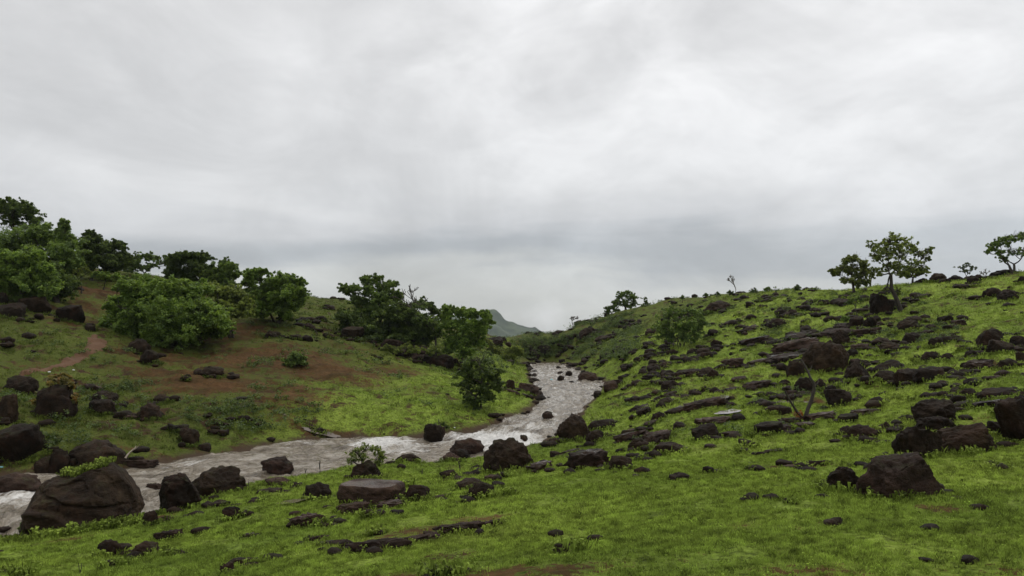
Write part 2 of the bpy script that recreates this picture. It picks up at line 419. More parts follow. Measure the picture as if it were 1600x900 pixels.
m, t = material('red_soil'); M['soil'] = m
pos = t.new('ShaderNodeNewGeometry').outputs['Position']
t.link(t.mix(0.6, soil_cols(t, pos), (0.14, 0.065, 0.028)), t.b.inputs['Base Color']); t.b.inputs['Roughness'].default_value = 0.9
t.link(t.bump(t.noise(pos, 8, 5, 0.6), 0.7, 0.05), t.b.inputs['Normal'])

def leaf_mat(name, dark, light, yellow=None, trans=0.42):
    m, t = material(name)
    tone = t.attr('tone')
    col = t.ramp(tone, [(0.0, dark), (0.55, tuple((a + b) / 2 for a, b in zip(dark, light))), (1.0, light)])
    pos = t.new('ShaderNodeNewGeometry').outputs['Position']
    col = t.mix(1.0, col, t.ramp(t.noise(pos, 0.8, 3, 0.6), [(0.3, 0.7), (0.7, 1.25)]), 'MULTIPLY')
    if yellow: col = t.mix(t.ramp(t.noise(pos, 5, 2, 0.5), [(0.55, 0.0), (0.7, 0.7)]), col, yellow)
    t.link(col, t.b.inputs['Base Color']); t.b.inputs['Roughness'].default_value = 0.5
    t.b.inputs['Specular IOR Level'].default_value = 0.3
    tr = t.new('ShaderNodeBsdfTranslucent'); t.link(t.mix(1.0, col, (1.25, 1.2, 0.6), 'MULTIPLY'), tr.inputs['Color'])
    mx = t.new('ShaderNodeMixShader'); mx.inputs[0].default_value = trans
    t.link(t.b.outputs[0], mx.inputs[1]); t.link(tr.outputs[0], mx.inputs[2]); t.link(mx.outputs[0], t.o.inputs[0])
    return m
M['leaf'] = leaf_mat('leaf_mid_green', (0.065, 0.112, 0.034), (0.265, 0.37, 0.10))
M['leaf_dark'] = leaf_mat('leaf_dark_green', (0.046, 0.078, 0.027), (0.19, 0.26, 0.072))
M['leaf_bright'] = leaf_mat('leaf_bright_green', (0.08, 0.138, 0.034), (0.32, 0.45, 0.105))
M['leaf_olive'] = leaf_mat('leaf_olive', (0.10, 0.135, 0.04), (0.34, 0.41, 0.11))
M['leaf_brown'] = leaf_mat('leaf_brownish', (0.09, 0.115, 0.035), (0.30, 0.35, 0.10))
M['leaf_grey'] = leaf_mat('leaf_grey_green', (0.06, 0.085, 0.04), (0.20, 0.25, 0.13))
M['leaf_yellow'] = leaf_mat('leaf_yellow_rust', (0.10, 0.11, 0.03), (0.30, 0.24, 0.09), yellow=(0.33, 0.13, 0.05))
M['leaf_rust'] = leaf_mat('leaf_dry_rust', (0.16, 0.06, 0.02), (0.36, 0.14, 0.05))

m, t = material('grass_blade'); M['blade'] = m
pos = t.new('ShaderNodeNewGeometry').outputs['Position']; rnd = t.new('ShaderNodeObjectInfo').outputs['Random']
tone = t.attr('tone')
c = t.ramp(t.noise(pos, 0.22, 5, 0.6), [(0.32, (0.26, 0.36, 0.062)), (0.5, (0.365, 0.485, 0.08)), (0.68, (0.44, 0.55, 0.10))])
c = t.mix(1.0, c, t.ramp(t.noise(pos, 2.3, 6, 0.65), [(0.28, 0.55), (0.45, 0.9), (0.65, 1.1)]), 'MULTIPLY')
c = t.mix(1.0, c, t.ramp(t.noise(pos, 8.0, 4, 0.6), [(0.36, 0.38), (0.5, 0.95), (0.65, 1.22)]), 'MULTIPLY')
c = t.mix(1.0, c, t.ramp(rnd, [(0.0, 0.34), (0.4, 0.88), (1.0, 1.22)]), 'MULTIPLY')
ia = t.new('ShaderNodeAttribute', attribute_name='dull', attribute_type='INSTANCER').outputs['Fac']
c = t.mix(t.math('MULTIPLY', ia, 0.72), c, t.mix(0.5, (0.06, 0.085, 0.022), c))
c = t.mix(1.0, c, t.math('MULTIPLY_ADD', ia, -0.45), 'MULTIPLY'); c.node.inputs[7].links[0].from_node.inputs[2].default_value = 1.0
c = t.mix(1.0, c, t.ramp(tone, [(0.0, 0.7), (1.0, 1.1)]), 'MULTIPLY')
t.link(c, t.b.inputs['Base Color']); t.b.inputs['Roughness'].default_value = 0.7; t.b.inputs['Specular IOR Level'].default_value = 0.08
tr = t.new('ShaderNodeBsdfTranslucent'); t.link(c, tr.inputs['Color'])
mx = t.new('ShaderNodeMixShader'); mx.inputs[0].default_value = 0.3
t.link(t.b.outputs[0], mx.inputs[1]); t.link(tr.outputs[0], mx.inputs[2]); t.link(mx.outputs[0], t.o.inputs[0])

m, t = material('bark'); M['bark'] = m
pos = t.new('ShaderNodeNewGeometry').outputs['Position']
t.link(t.ramp(t.noise(t.mapping(pos, (6, 6, 1.5)), 2, 5, 0.7), [(0.3, (0.022, 0.017, 0.013)), (0.7, (0.075, 0.06, 0.047))]), t.b.inputs['Base Color'])
t.b.inputs['Roughness'].default_value = 0.85
t.link(t.bump(t.noise(t.mapping(pos, (8, 8, 2)), 3, 4, 0.7), 0.8, 0.03), t.b.inputs['Normal'])
m, t = material('grey_bark'); M['grey_bark'] = m
t.b.inputs['Base Color'].default_value = (0.16, 0.145, 0.125, 1); t.b.inputs['Roughness'].default_value = 0.85
m, t = material('driftwood'); M['wood'] = m
pos = t.new('ShaderNodeNewGeometry').outputs['Position']
t.link(t.ramp(t.noise(pos, 14, 4, 0.7), [(0.3, (0.14, 0.10, 0.07)), (0.7, (0.33, 0.27, 0.2))]), t.b.inputs['Base Color'])
m, t = material('white_plastic'); M['white'] = m
t.b.inputs['Base Color'].default_value = (0.72, 0.72, 0.70, 1); t.b.inputs['Roughness'].default_value = 0.4
m, t = material('blue_plastic'); M['blue'] = m
t.b.inputs['Base Color'].default_value = (0.30, 0.62, 0.66, 1); t.b.inputs['Roughness'].default_value = 0.4
m, t = material('far_hill'); M['hill'] = m
pos = t.new('ShaderNodeNewGeometry'); sepn = t.new('ShaderNodeSeparateXYZ'); t.link(pos.outputs['Normal'], sepn.inputs[0])
cliff = t.ramp(t.math('ADD', sepn.outputs['Z'], t.math('MULTIPLY', t.noise(pos.outputs['Position'], 0.02, 4, 0.6), 0.3)), [(0.62, 1.0), (0.8, 0.0)])
gr = t.ramp(t.noise(pos.outputs['Position'], 0.03, 6, 0.7), [(0.35, (0.02, 0.035, 0.018)), (0.65, (0.07, 0.10, 0.035))])
t.link(t.mix(cliff, gr, (0.07, 0.06, 0.052)), t.b.inputs['Base Color']); t.b.inputs['Roughness'].default_value = 0.9

# ------------------------------------------------------------------ ground sheet (polar grid, dense where the valley is)
ang_v = np.linspace(R(-49), R(49), 740)
ang_o = np.linspace(R(49), R(311), 140)[1:-1]
ang = np.concatenate([ang_v, ang_o])
rad = np.concatenate([np.geomspace(0.6, 3, 12)[:-1], np.geomspace(3, 135, 560), np.geomspace(135, 2300, 40)[1:]])
A, Rr = np.meshgrid(ang, rad)
GX, GY = np.sin(A) * Rr, np.cos(A) * Rr
GZ = height(GX, GY)
GSD = stream_sd(GX, GY)
# soil patches: centre column, row, half width, half height (photo), strength
SOIL = [(150, 455, 70, 14, 1), (140, 480, 50, 14, .7), (120, 505, 60, 12, .6), (250, 560, 110, 14, .75), (370, 520, 75, 22, .8), (420, 560, 120, 26, 1.0), (520, 580, 95, 18, 1.0), (620, 582, 50, 12, .8),
        (330, 600, 130, 20, .95), (450, 615, 80, 22, .8), (560, 600, 70, 12, .7), (270, 585, 130, 9, .8), (440, 650, 40, 14, .6), (660, 610, 40, 12, .5), (540, 545, 60, 10, .5), (70, 575, 80, 12, .55), (130, 600, 60, 10, .4), (380, 640, 50, 12, .5),
        (480, 672, 40, 7, 1), (520, 680, 60, 5, .9), (200, 700, 30, 8, .6), (210, 650, 40, 8, .6), (60, 700, 40, 8, .6),
        (800, 895, 200, 18, .8), (1250, 893, 180, 10, .5), (1550, 893, 160, 8, .5), (980, 880, 140, 10, .5), (700, 870, 60, 14, .7), (600, 905, 80, 12, .8),(660, 830, 110, 12, .75), (740, 812, 80, 8, .7),
        (1100, 700, 60, 6, .5), (1250, 727, 70, 4, .9), (1470, 795, 40, 7, .8), (1160, 820, 50, 10, .5), (1250, 820, 70, 12, .35), (1420, 505, 90, 5, .5), (1350, 510, 70, 6, .6), (1500, 630, 60, 8, .5), (1270, 630, 40, 7, .6), (1090, 610, 50, 8, .4),
        (100, 845, 60, 6, .7), (240, 812, 30, 8, .9), (1540, 655, 80, 10, .4), (1010, 690, 60, 12, .5), (1130, 588, 150, 8, .35)]
SOIL = np.array(SOIL, float)
sc_ = hit(SOIL[:, 0], SOIL[:, 1]); su_ = hit(SOIL[:, 0], SOIL[:, 1] - SOIL[:, 3] * 0.7); sl_ = hit(SOIL[:, 0], np.minimum(SOIL[:, 1] + SOIL[:, 3] * 0.7, 899))
soil_a = np.zeros_like(GX)
for i, s in enumerate(SOIL):
    rx = s[2] * sc_[i, 1] / F; ry = max(0.3, (su_[i, 1] - sl_[i, 1]) / 1.4)
    ry = min(ry, rx * 5)
    d = ((GX - sc_[i, 0]) / rx) ** 2 + ((GY - sc_[i, 1]) / ry) ** 2
    soil_a = np.maximum(soil_a, s[4] * np.exp(-d * 0.9))
soil_a = np.clip(soil_a, 0, 1)
soil_a = np.maximum(soil_a, (0.6 * sstep(4.9, 3.6, np.hypot(GX, GY))))
soil_a = np.maximum(soil_a, np.where(GSD > -0.2, 0.62 * np.exp(-np.maximum(GSD, 0) * 2.6), 1.0) * (GSD < 40))
patchy = np.clip(sstep(14, 26, np.hypot(GX, GY)) * 0.9 + 0.2 + 0.4 * sstep(-4, -12, GX), 0, 1.4)
left_f = sstep(-4, -12, GX - (GY - 25) * 0.12) * sstep(18, 24, GY)
ridge_f = sstep(58, 85, GY) * (GX > 0)
dull_a = np.clip(0.95 * left_f * (1 - 0.45 * sstep(420, 560, 800 + F * GX / np.maximum(GY, 1)) * sstep(40, 32, GY)) + 0.8 * ridge_f, 0, 1)
bed_a = sstep(0.35, -0.1, GSD) * (GSD < 40)
nr, na = GX.shape
I = np.arange(nr * na).reshape(nr, na)
q = np.stack([I[:-1, :], I[:-1, :].copy(), I[1:, :], I[1:, :]], -1)
q[..., 0] = I[:-1]; q[..., 1] = np.roll(I, -1, 1)[:-1]; q[..., 2] = np.roll(I, -1, 1)[1:]; q[..., 3] = I[1:]
V = np.stack([GX, GY, GZ], -1).reshape(-1, 3)
Q = q.reshape(-1, 4)[:, ::-1]
# close the hole under the viewer
c0 = len(V); V = np.vstack([V, [[0, 0, float(GZ[0].mean())]]])
cap = np.stack([np.full(na, c0), I[0], np.roll(I[0], -1), np.roll(I[0], -1)], -1)[:, :3]
attrs = {k: np.append(a.ravel(), 0) for k, a in (('soil', soil_a), ('patchy', patchy), ('dull', dull_a), ('bed', bed_a))}
me = mesh_np('ground', V, Q[:, ::1], M['ground'], True, attrs)
ground = tag(link('ground', me), 'green grassy valley slopes with bare red soil patches', kind='structure')
def attr_at(arr, x, y):
    """look an attribute of the ground grid up"""
    a = np.mod(np.arctan2(x, y) + R(49), 2 * math.pi) - R(49); r = np.hypot(x, y)
    ai = np.clip(np.round((a + R(49)) / R(98) * 739), 0, 739).astype(int)
    ri = np.clip(np.searchsorted(rad, r), 0, nr - 1)
    return arr[ri, ai]

# ------------------------------------------------------------------ stream water
xs0, ys0 = poly.min(0), poly.max(0)
ywin = np.geomspace(11, 92, 460); xa = np.linspace(-0.95, 0.16, 460)
WA, WY = np.meshgrid(xa, ywin); WX = WA * WY
wsd = stream_sd(WX, WY)
wz = water_z(WX, WY)
RAP = [(785, 688, 60, 17, 1.6), (745, 688, 50, 12, 1.3), (600, 692, 50, 10, 1.5), (625, 700, 60, 12, 1.0), (835, 665, 50, 10, .8), (690, 690, 30, 8, .7), (560, 690, 20, 6, .8), (630, 712, 50, 10, .55), (30, 775, 55, 22, .95), (290, 723, 40, 5, .6), (280, 745, 25, 5, .7), (880, 625, 55, 14, .62), (850, 648, 50, 8, .7), (850, 585, 45, 8, .6), (180, 740, 20, 5, .3),(880, 600, 50, 10, .3), (330, 742, 90, 8, .12)]
foam = np.where(WY > 26, 0.34, 0.27) - 0.16 * sstep(-3.5, -6.5, WX) * (WY < 26); chop = np.full_like(WX, 0.9)
for u, v, ru, rv, s in RAP:
    p = hit_water(np.array([u, u, u]), np.array([v, v - rv, v + rv])); rx = ru * p[0, 1] / F; ry = abs(p[1, 1] - p[2, 1]) / 2
    k = s * np.exp(-(((WX - p[0, 0]) / rx) ** 2 + ((WY - p[0, 1]) / ry) ** 2) * 0.8)
    foam = np.maximum(foam, k * 0.8); chop = np.maximum(chop, k * 1.3)
foam = np.maximum(foam, 0.3 * np.exp(-(wsd + 0.25) ** 2 / 0.05))
FS, FD = flow_coords(WX, WY)
wv_ = chop * (0.14 * fbm(FS * 0.7, FD * 1.2, o=4, gain=0.6) + 0.07 * np.abs(fbm(FS * 1.6 + 5, FD * 2.4, o=3)))
wz = wz + wv_ * sstep(0.6, -0.5, wsd) - 0.02
keep = wsd < 1.0
nI = np.arange(WX.size).reshape(WX.shape)
fm_ = keep[:-1, :-1] & keep[1:, :-1] & keep[:-1, 1:] & keep[1:, 1:]
q = np.stack([nI[:-1, :-1][fm_], nI[:-1, 1:][fm_], nI[1:, 1:][fm_], nI[1:, :-1][fm_]], -1)
used = np.unique(q); remap = np.full(WX.size, -1); remap[used] = np.arange(len(used))
VW = np.stack([WX, WY, wz], -1).reshape(-1, 3)[used]
me = mesh_np('water', VW, remap[q], M['water'], True, {'foam': foam.ravel()[used]})
fl = me.attributes.new('flow', 'FLOAT_VECTOR', 'POINT'); fl.data.foreach_set('vector', np.stack([FS.ravel()[used], FD.ravel()[used], 0 * FS.ravel()[used]], -1).astype(np.float32).ravel())
tag(link('water', me), 'muddy grey brown stream running in rapids down the valley', kind='structure')

# ------------------------------------------------------------------ footpath on the far bank
pth = hit([30, 58, 80, 102, 122, 140, 150, 152, 147], [588, 583, 577, 570, 562, 551, 543, 536, 528])
ppts = []
for i in range(len(pth) - 1):
    for tt in np.linspace(0, 1, 10)[:-1]: ppts.append(pth[i] * (1 - tt) + pth[i + 1] * tt)
ppts = np.array(ppts); V = []; 
for i, p in enumerate(ppts):
    d = ppts[min(i + 1, len(ppts) - 1)] - ppts[max(i - 1, 0)]; n = np.array([d[1], -d[0], 0]); n /= np.linalg.norm(n) + 1e-9
    wd = (0.20 + 0.03 * i / 10) * (1 if 2 < i < len(ppts) - 3 else 0.4)
    for k, s_ in enumerate(np.linspace(-1, 1, 7)):
        j = 0.12 * perlin(np.array([i * 0.35]), np.array([s_ * 2 + 3.3]))[0]
        x, y = p[:2] + n[:2] * (s_ * wd + j)
        z = float(height(np.array([x]), np.array([y]))[0]) + 0.09 * (1 - abs(s_) ** 3) - 0.01
        V.append((x, y, z))
Q = [(i * 7 + k, i * 7 + k + 1, (i + 1) * 7 + k + 1, (i + 1) * 7 + k) for i in range(len(ppts) - 1) for k in range(6)]
tag(link('footpath', mesh_np('footpath', np.array(V), np.array(Q), M['soil'])), 'trodden red earth footpath climbing the far bank', kind='structure')

# ------------------------------------------------------------------ far table-topped hill
hx = np.linspace(-330, 330, 150); hy = np.linspace(-200, 260, 90)
HX, HY = np.meshgrid(hx, hy)
cx0 = px_at(742, 520, 1700)[0]
prof_u = np.array([560, 640, 700, 740, 755, 772, 782, 789, 796, 806, 822, 834, 845, 870, 900])
prof_v = np.array([520, 508, 496, 489, 486, 487, 492, 500, 504, 506.5, 511, 513.5, 519, 527, 532])
us = 800 + (HX + cx0) * F / 1700
top = (520 - np.interp(us, prof_u, prof_v)) * 1700 / F
fall = np.clip(1 - np.abs(HY / np.where(HY < 0, 170, 230)), 0, 1)
HZ = -30 + (top + 30) * np.clip(fall * 1.25, 0, 1) ** 0.8 + fbm(HX * 0.02, HY * 0.02, o=5) * 7 * (fall < 0.8) + fbm(HX * 0.12, HY * 0.12, o=2) * 1.2
V = np.stack([HX + cx0, HY + 1700, HZ], -1).reshape(-1, 3); I2 = np.arange(HX.size).reshape(HX.shape)
Q = np.stack([I2[:-1, :-1], I2[:-1, 1:], I2[1:, 1:], I2[1:, :-1]], -1).reshape(-1, 4)
tag(link('distant_hill', mesh_np('distant_hill', V, Q, M['hill'])), 'hazy blue green table topped hill beyond the valley mouth', kind='structure')

# ------------------------------------------------------------------ rocks
import bmesh
def ico(sub):
    bm = bmesh.new(); bmesh.ops.create_icosphere(bm, subdivisions=sub, radius=1.0)
    V = np.array([v.co[:] for v in bm.verts]); Fc = np.array([[v.index for v in f.verts] for f in bm.faces]); bm.free(); return V, Fc
ICO = {s: ico(s) for s in (2, 3, 4, 5, 6)}
def rock_shape(kind, seed, sub=4):
    rng = np.random.default_rng(seed); V, Fc = ICO[sub]; V = V.copy(); N = V.copy()
    so = rng.uniform(0, 100, 3)
    V *= (1 + 0.26 * fbm(N[:, 0] * 1.1 + so[0], N[:, 1] * 1.1 + so[1], N[:, 2] * 1.1 + so[2], 3))[:, None]
    ncut, lo = {'table': (6, 0.7), 'round': (7, 0.80), 'block': (12, 0.60), 'slab': (9, 0.72), 'point': (10, 0.60)}[kind]
    for k in range(ncut):
        n = rng.normal(size=3)
        if kind == 'block' and k < 6: n = np.eye(3)[k % 3] * (1 if k < 3 else -1) + rng.normal(size=3) * 0.22
        if kind == 'slab' and k == 0: n = np.array([0, 0, 1.0]) + rng.normal(size=3) * 0.05
        if kind == 'point' and k < 4: n = np.array([math.cos(k * 1.57 + 0.5), math.sin(k * 1.57 + 0.5), 0.9])
        n /= np.linalg.norm(n); d = rng.uniform(lo, lo + 0.25)
        if kind == 'slab' and k == 0: d = 0.55
        h = V @ n - d; over = np.maximum(h, 0)
        V -= (over * 0.90)[:, None] * n
    # fractures and pitting
    V *= (1 + (0.22 if kind == 'slab' else 0.10) * fbm(N[:, 0] * 3.2 + so[1], N[:, 1] * 3.2 + so[2], N[:, 2] * 3.2 + so[0], 4, 0.6) * 1.2)[:, None]
    c = perlin(N[:, 0] * 1.6 + so[2], N[:, 1] * 1.6 + so[0], N[:, 2] * 2.0 + so[1])
    V *= (1 - 0.06 * np.exp(-(c / 0.035) ** 2))[:, None]
    if kind == 'table': V = N / (np.abs(N) ** 4).sum(1)[:, None] ** .25 * (1 + 0.07 * fbm(N[:, 0] * 2, N[:, 1] * 2, N[:, 2] * 2, 4))[:, None]; V[:, 2] = np.minimum(V[:, 2], .72 + 0.05 * V[:, 0] + 0.03 * perlin(V[:, 0] * 2, V[:, 1] * 2))
    # normalise: half width 1, top at 1, ground plane at 0 with the rest buried
    V[:, 0] -= (V[:, 0].max() + V[:, 0].min()) / 2; V[:, 1] -= (V[:, 1].max() + V[:, 1].min()) / 2
    V[:, 0] /= V[:, 0].max(); V[:, 1] /= V[:, 1].max()
    zt, zb = V[:, 2].max(), V[:, 2].min()
    bur = {'table': 0.35, 'round': 0.55, 'block': 0.4, 'slab': 0.8, 'point': 0.4}[kind]
    V[:, 2] = (V[:, 2] - zb) / (zt - zb) * (1 + bur) - bur
    return V, Fc
POOL = {}
def pooled(kind, matk, i):
    key = (kind, matk, i)
    if key not in POOL:
        V, Fc = rock_shape(kind, 100 + i * 7 + len(kind), 4)
        POOL[key] = mesh_np('rock_shape', V, Fc, M[matk])
    return POOL[key]

# crop origin x, y, scale; then cx, base y, width, height, kind letter, [colour letter], in crop pixels
CROPS = [
 (1200, 500, 4, """555 50 75 60 b;640 50 65 55 b;470 60 110 40 s;430 125 230 60 s;620 100 180 28 s;230 128 190 28 s;170 215 330 48 s;100 265 240 40 s;
180 360 120 90 b;230 465 120 92 r;320 445 95 65 r;100 430 80 45 r;20 490 70 40 r;585 192 120 42 s;530 235 90 50 b;710 170 130 50 r;760 210 115 50 r;900 155 110 70 r;1000 110 95 42 r;1025 75 85 38 r;880 80 120 58 r;920 40 130 48 r;
1050 190 90 60 r;1140 110 65 30 r;1110 45 80 50 b;1190 50 90 38 s;1020 262 110 58 r;1115 285 95 60 r;935 260 45 38 r;975 315 70 35 r;760 345 220 72 r;740 405 140 75 r;890 415 140 95 b;1010 415 190 82 r;600 305 70 45 r;
1220 210 60 35 r;1390 180 160 98 r;1450 245 150 98 b;1300 255 120 60 r;1320 315 180 62 s;1240 345 100 40 r;1270 375 100 35 s;1290 425 130 52 r;1500 310 130 60 r;1565 180 90 70 r;1590 280 60 80 b;1430 390 140 40 r;1560 365 90 25 s;
1455 495 250 60 r;1260 490 95 58 r;1420 725 110 80 b;1470 595 80 50 r;445 545 155 95 b;575 510 40 35 r;600 600 150 45 s;690 555 90 50 r;590 750 150 80 b;500 660 120 60 b;490 730 90 60 b;740 700 55 58 p;790 715 110 38 s;870 645 110 50 r;330 640 200 55 s;
120 655 120 55 s;230 690 120 38 s;50 600 120 52 r;420 440 60 25 r;505 455 110 24 s;480 405 80 32 r;745 475 60 20 s;800 500 60 18 r;920 510 50 18 r;630 430 70 18 s;880 445 40 18 r;720 780 120 28 s;1280 550 80 28 r;80 710 180 48 s;1375 560 180 24 s"""),
 (1200, 675, 4, """750 182 220 28 s;545 215 110 22 s;140 225 150 18 s;320 210 180 18 s;1400 240 120 48 p;335 352 60 34 r;170 455 60 22 s;1465 232 44 20 r"""),
 (1000, 400, 4, """490 350 150 55 r;1440 455 65 68 b;1355 455 80 72 b;1385 370 100 38 b;1260 465 90 34 s;1150 305 70 28 r;1240 285 60 22 r;1100 365 80 38 r;945 385 45 36 r;1000 350 50 26 r;800 270 60 18 b;870 270 60 16 b;705 395 50 22 r;760 335 40 28 r;690 320 40 22 r;630 375 40 18 r;570 435 90 24 s;860 455 110 55 r;800 430 60 28 r;700 465 90 28 s;460 515 70 48 b;720 562 210 52 s;700 585 70 30 b;650 575 80 30 r;990 545 200 45 s;340 620 70 42 r;330 660 45 32 r;400 650 50 40 b;440 615 50 32 r;480 590 70 48 b;90 730 80 38 r;20 750 50 38 r;170 700 100 36 r;55 620 60 24 r;65 570 60 28 r;175 580 40 32 r;460 785 70 62 b;310 760 150 45 s;240 770 80 38 r;425 755 110 55 r;590 710 120 55 s;740 690 160 42 s;880 640 170 40 s;1010 600 220 42 s;580 866 140 45 s;740 855 180 58 s;620 812 100 35 s;900 832 75 40 r;820 895 90 38 r;405 870 50 38 r;190 850 110 58 r;210 890 110 34 s;320 890 80 28 s;130 805 40 24 r;20 810 40 22 r;70 880 60 24 r;1020 470 40 26 r;1035 432 36 22 r;1330 310 60 28 r;1290 255 30 20 r;1100 290 40 16 r;1400 285 80 36 r"""),
 (1000, 560, 5.293, """230 395 140 52 b;535 680 200 122 b;745 660 180 65 s;950 435 130 58 r;1060 640 230 95 b;1110 460 150 55 s;520 432 380 42 s;600 560 320 76 s;150 690 250 80 s;250 800 250 90 m;905 735 130 58 m;20 770 120 72 r;1080 335 120 48 r;400 330 130 30 s;270 330 130 40 r;900 310 120 20 s;330 475 220 60 m;90 600 150 50 s;1120 790 200 34 s;830 790 60 26 r"""),
 (800, 600, 3, """415 220 110 44 r;390 290 90 52 r;190 290 70 32 r;50 275 45 32 r;165 160 45 30 r;350 395 200 90 s;130 412 130 46 s;510 410 110 62 b;610 360 75 30 r;590 315 90 52 r;690 282 130 55 s;560 275 180 56 s;690 180 70 42 r;740 335 130 50 m;905 50 40 28 r;730 100 70 34 r;620 155 80 28 s;740 70 80 38 s;960 420 60 20 s;1120 410 70 18 s;285 780 60 28 m;600 520 80 14 s;280 335 120 34 s;440 260 60 26 r;470 190 50 20 r;600 130 110 28 s;570 245 90 26 s;700 240 90 26 s;360 335 110 30 r;60 392 60 30 r;760 445 50 12 s;1110 545 60 16 s"""),
 (400, 600, 3, """100 420 140 62 rB;710 372 110 40 r;835 270 95 72 b;990 330 150 62 rB;915 368 80 40 rB;962 350 75 38 r;460 605 150 52 sB;625 582 160 44 s;760 545 115 72 b;690 490 60 34 r;285 545 130 74 r;95 482 110 30 rB;905 450 85 40 r;1030 415 70 34 r;1010 502 140 50 r;1100 455 70 24 s;1055 540 115 62 r;290 742 110 34 s;330 758 90 26 s;530 637 60 38 r;545 712 60 24 r;360 782 80 16 s;580 790 300 42 s;780 745 200 48 s;960 705 230 44 s;1100 672 160 36 s;870 905 120 44 r;870 540 90 26 s;60 520 110 40 s;300 670 60 24 r;30 840 60 18 s;1180 440 40 18 r;300 235 60 25 r;260 205 60 14 s;950 560 60 16 s;1185 525 30 14 r"""),
 (0, 675, 4, """110 198 260 185 b;600 218 330 132 r;370 262 110 140 b;270 275 100 105 b;110 370 260 88 rB;970 352 100 34 sB;690 784 150 95 r;690 848 90 40 b;920 780 160 82 r;1060 780 100 45 r;1060 672 190 62 s;1370 477 140 34 s;1445 545 110 68 r;1560 670 90 42 s;1600 442 70 24 r;1420 892 80 78 s;1540 838 140 60 s;10 892 50 40 r;1170 548 50 14 s;140 902 90 22 r;1010 575 150 60 sB;940 590 90 90 r;30 625 90 36 sB;860 220 240 40 sB;1220 380 60 70 b"""),
 (0, 500, 4, """870 212 130 82 r;940 282 100 76 r;130 462 180 98 r;45 640 120 150 b;580 442 130 40 s;648 522 150 58 r;630 612 170 80 r;940 632 130 90 r;330 632 230 190 r;1010 520 90 50 m;1080 702 70 42 b;1340 712 90 30 s;1320 358 140 58 m;1380 665 130 18 sB;800 635 120 24 sB;1180 785 120 85 m;1520 645 80 38 r;1170 385 40 18 r;450 392 50 16 s;560 60 60 30 r;700 560 60 24 r"""),
 (0, 280, 4, """60 872 160 80 b;205 835 160 90 b;430 905 150 100 b;15 790 70 70 b;130 900 70 30 r;470 690 40 16 s;640 640 40 24 r"""),
 (400, 380, 4, """95 602 80 48 r;255 612 90 34 r;600 602 140 62 b;850 682 150 62 b;1040 752 260 90 s;1140 782 180 72 b;300 492 100 28 m;200 492 60 28 r;330 545 80 40 m;470 602 50 30 m;440 412 40 26 m;1235 775 60 40 r;420 500 50 30 m;750 722 40 14 s;520 352 60 14 r"""),
 (700, 430, 4, """690 582 30 15 r;703 616 36 15 r;755 626 42 26 r;705 656 42 26 r;770 667 32 8 s;875 660 120 50 rB;1025 735 90 65 bB;1070 697 60 40 b;625 896 60 35 rB;505 745 130 60 bB;385 718 60 62 b;500 857 30 11 r;820 312 60 28 r;860 302 50 22 r;690 337 50 18 r;980 420 120 38 r;880 392 120 55 m;1070 482 80 38 m;1270 502 60 28 r;955 572 50 24 r;1110 582 60 28 r;975 517 30 18 r;1200 542 80 28 r;1220 637 60 38 r;1280 602 70 38 b;1360 582 80 38 r;1530 502 70 38 m;1530 542 50 34 r;800 570 90 18 sB;345 420 40 30 r;290 445 100 50 b;400 740 120 14 sB;1400 722 80 40 r;1340 677 50 24 r;1140 502 60 14 r;1275 382 80 45 m;1060 272 50 18 r;1255 445 70 24 r;530 505 60 30 m;600 500 90 50 m;1240 690 50 18 r;1180 780 60 20 s;1230 840 60 18 s;1180 690 40 18 r;1060 760 60 10 s;440 560 60 16 r"""),
 (1100, 330, 3.2, """1090 366 80 30 r;1175 362 90 42 b;1260 352 80 34 r;1350 372 60 38 r;1495 322 100 30 b;1400 335 50 14 r;1245 382 30 12 r;1440 447 70 44 b;1520 452 90 50 r;1590 365 40 30 r;1360 388 40 16 r;345 442 90 18 r;70 502 110 40 m;440 522 50 28 r;1245 425 26 14 r;1530 395 26 14 r;1090 440 90 12 s;800 540 30 22 r;720 470 70 30 m;530 400 30 12 r;1330 335 60 20 r"""),
]
HERO = []   # rocks modelled on their own, with hand-written labels: u, base v, w, h, kind, material, seed, depth ratio, label
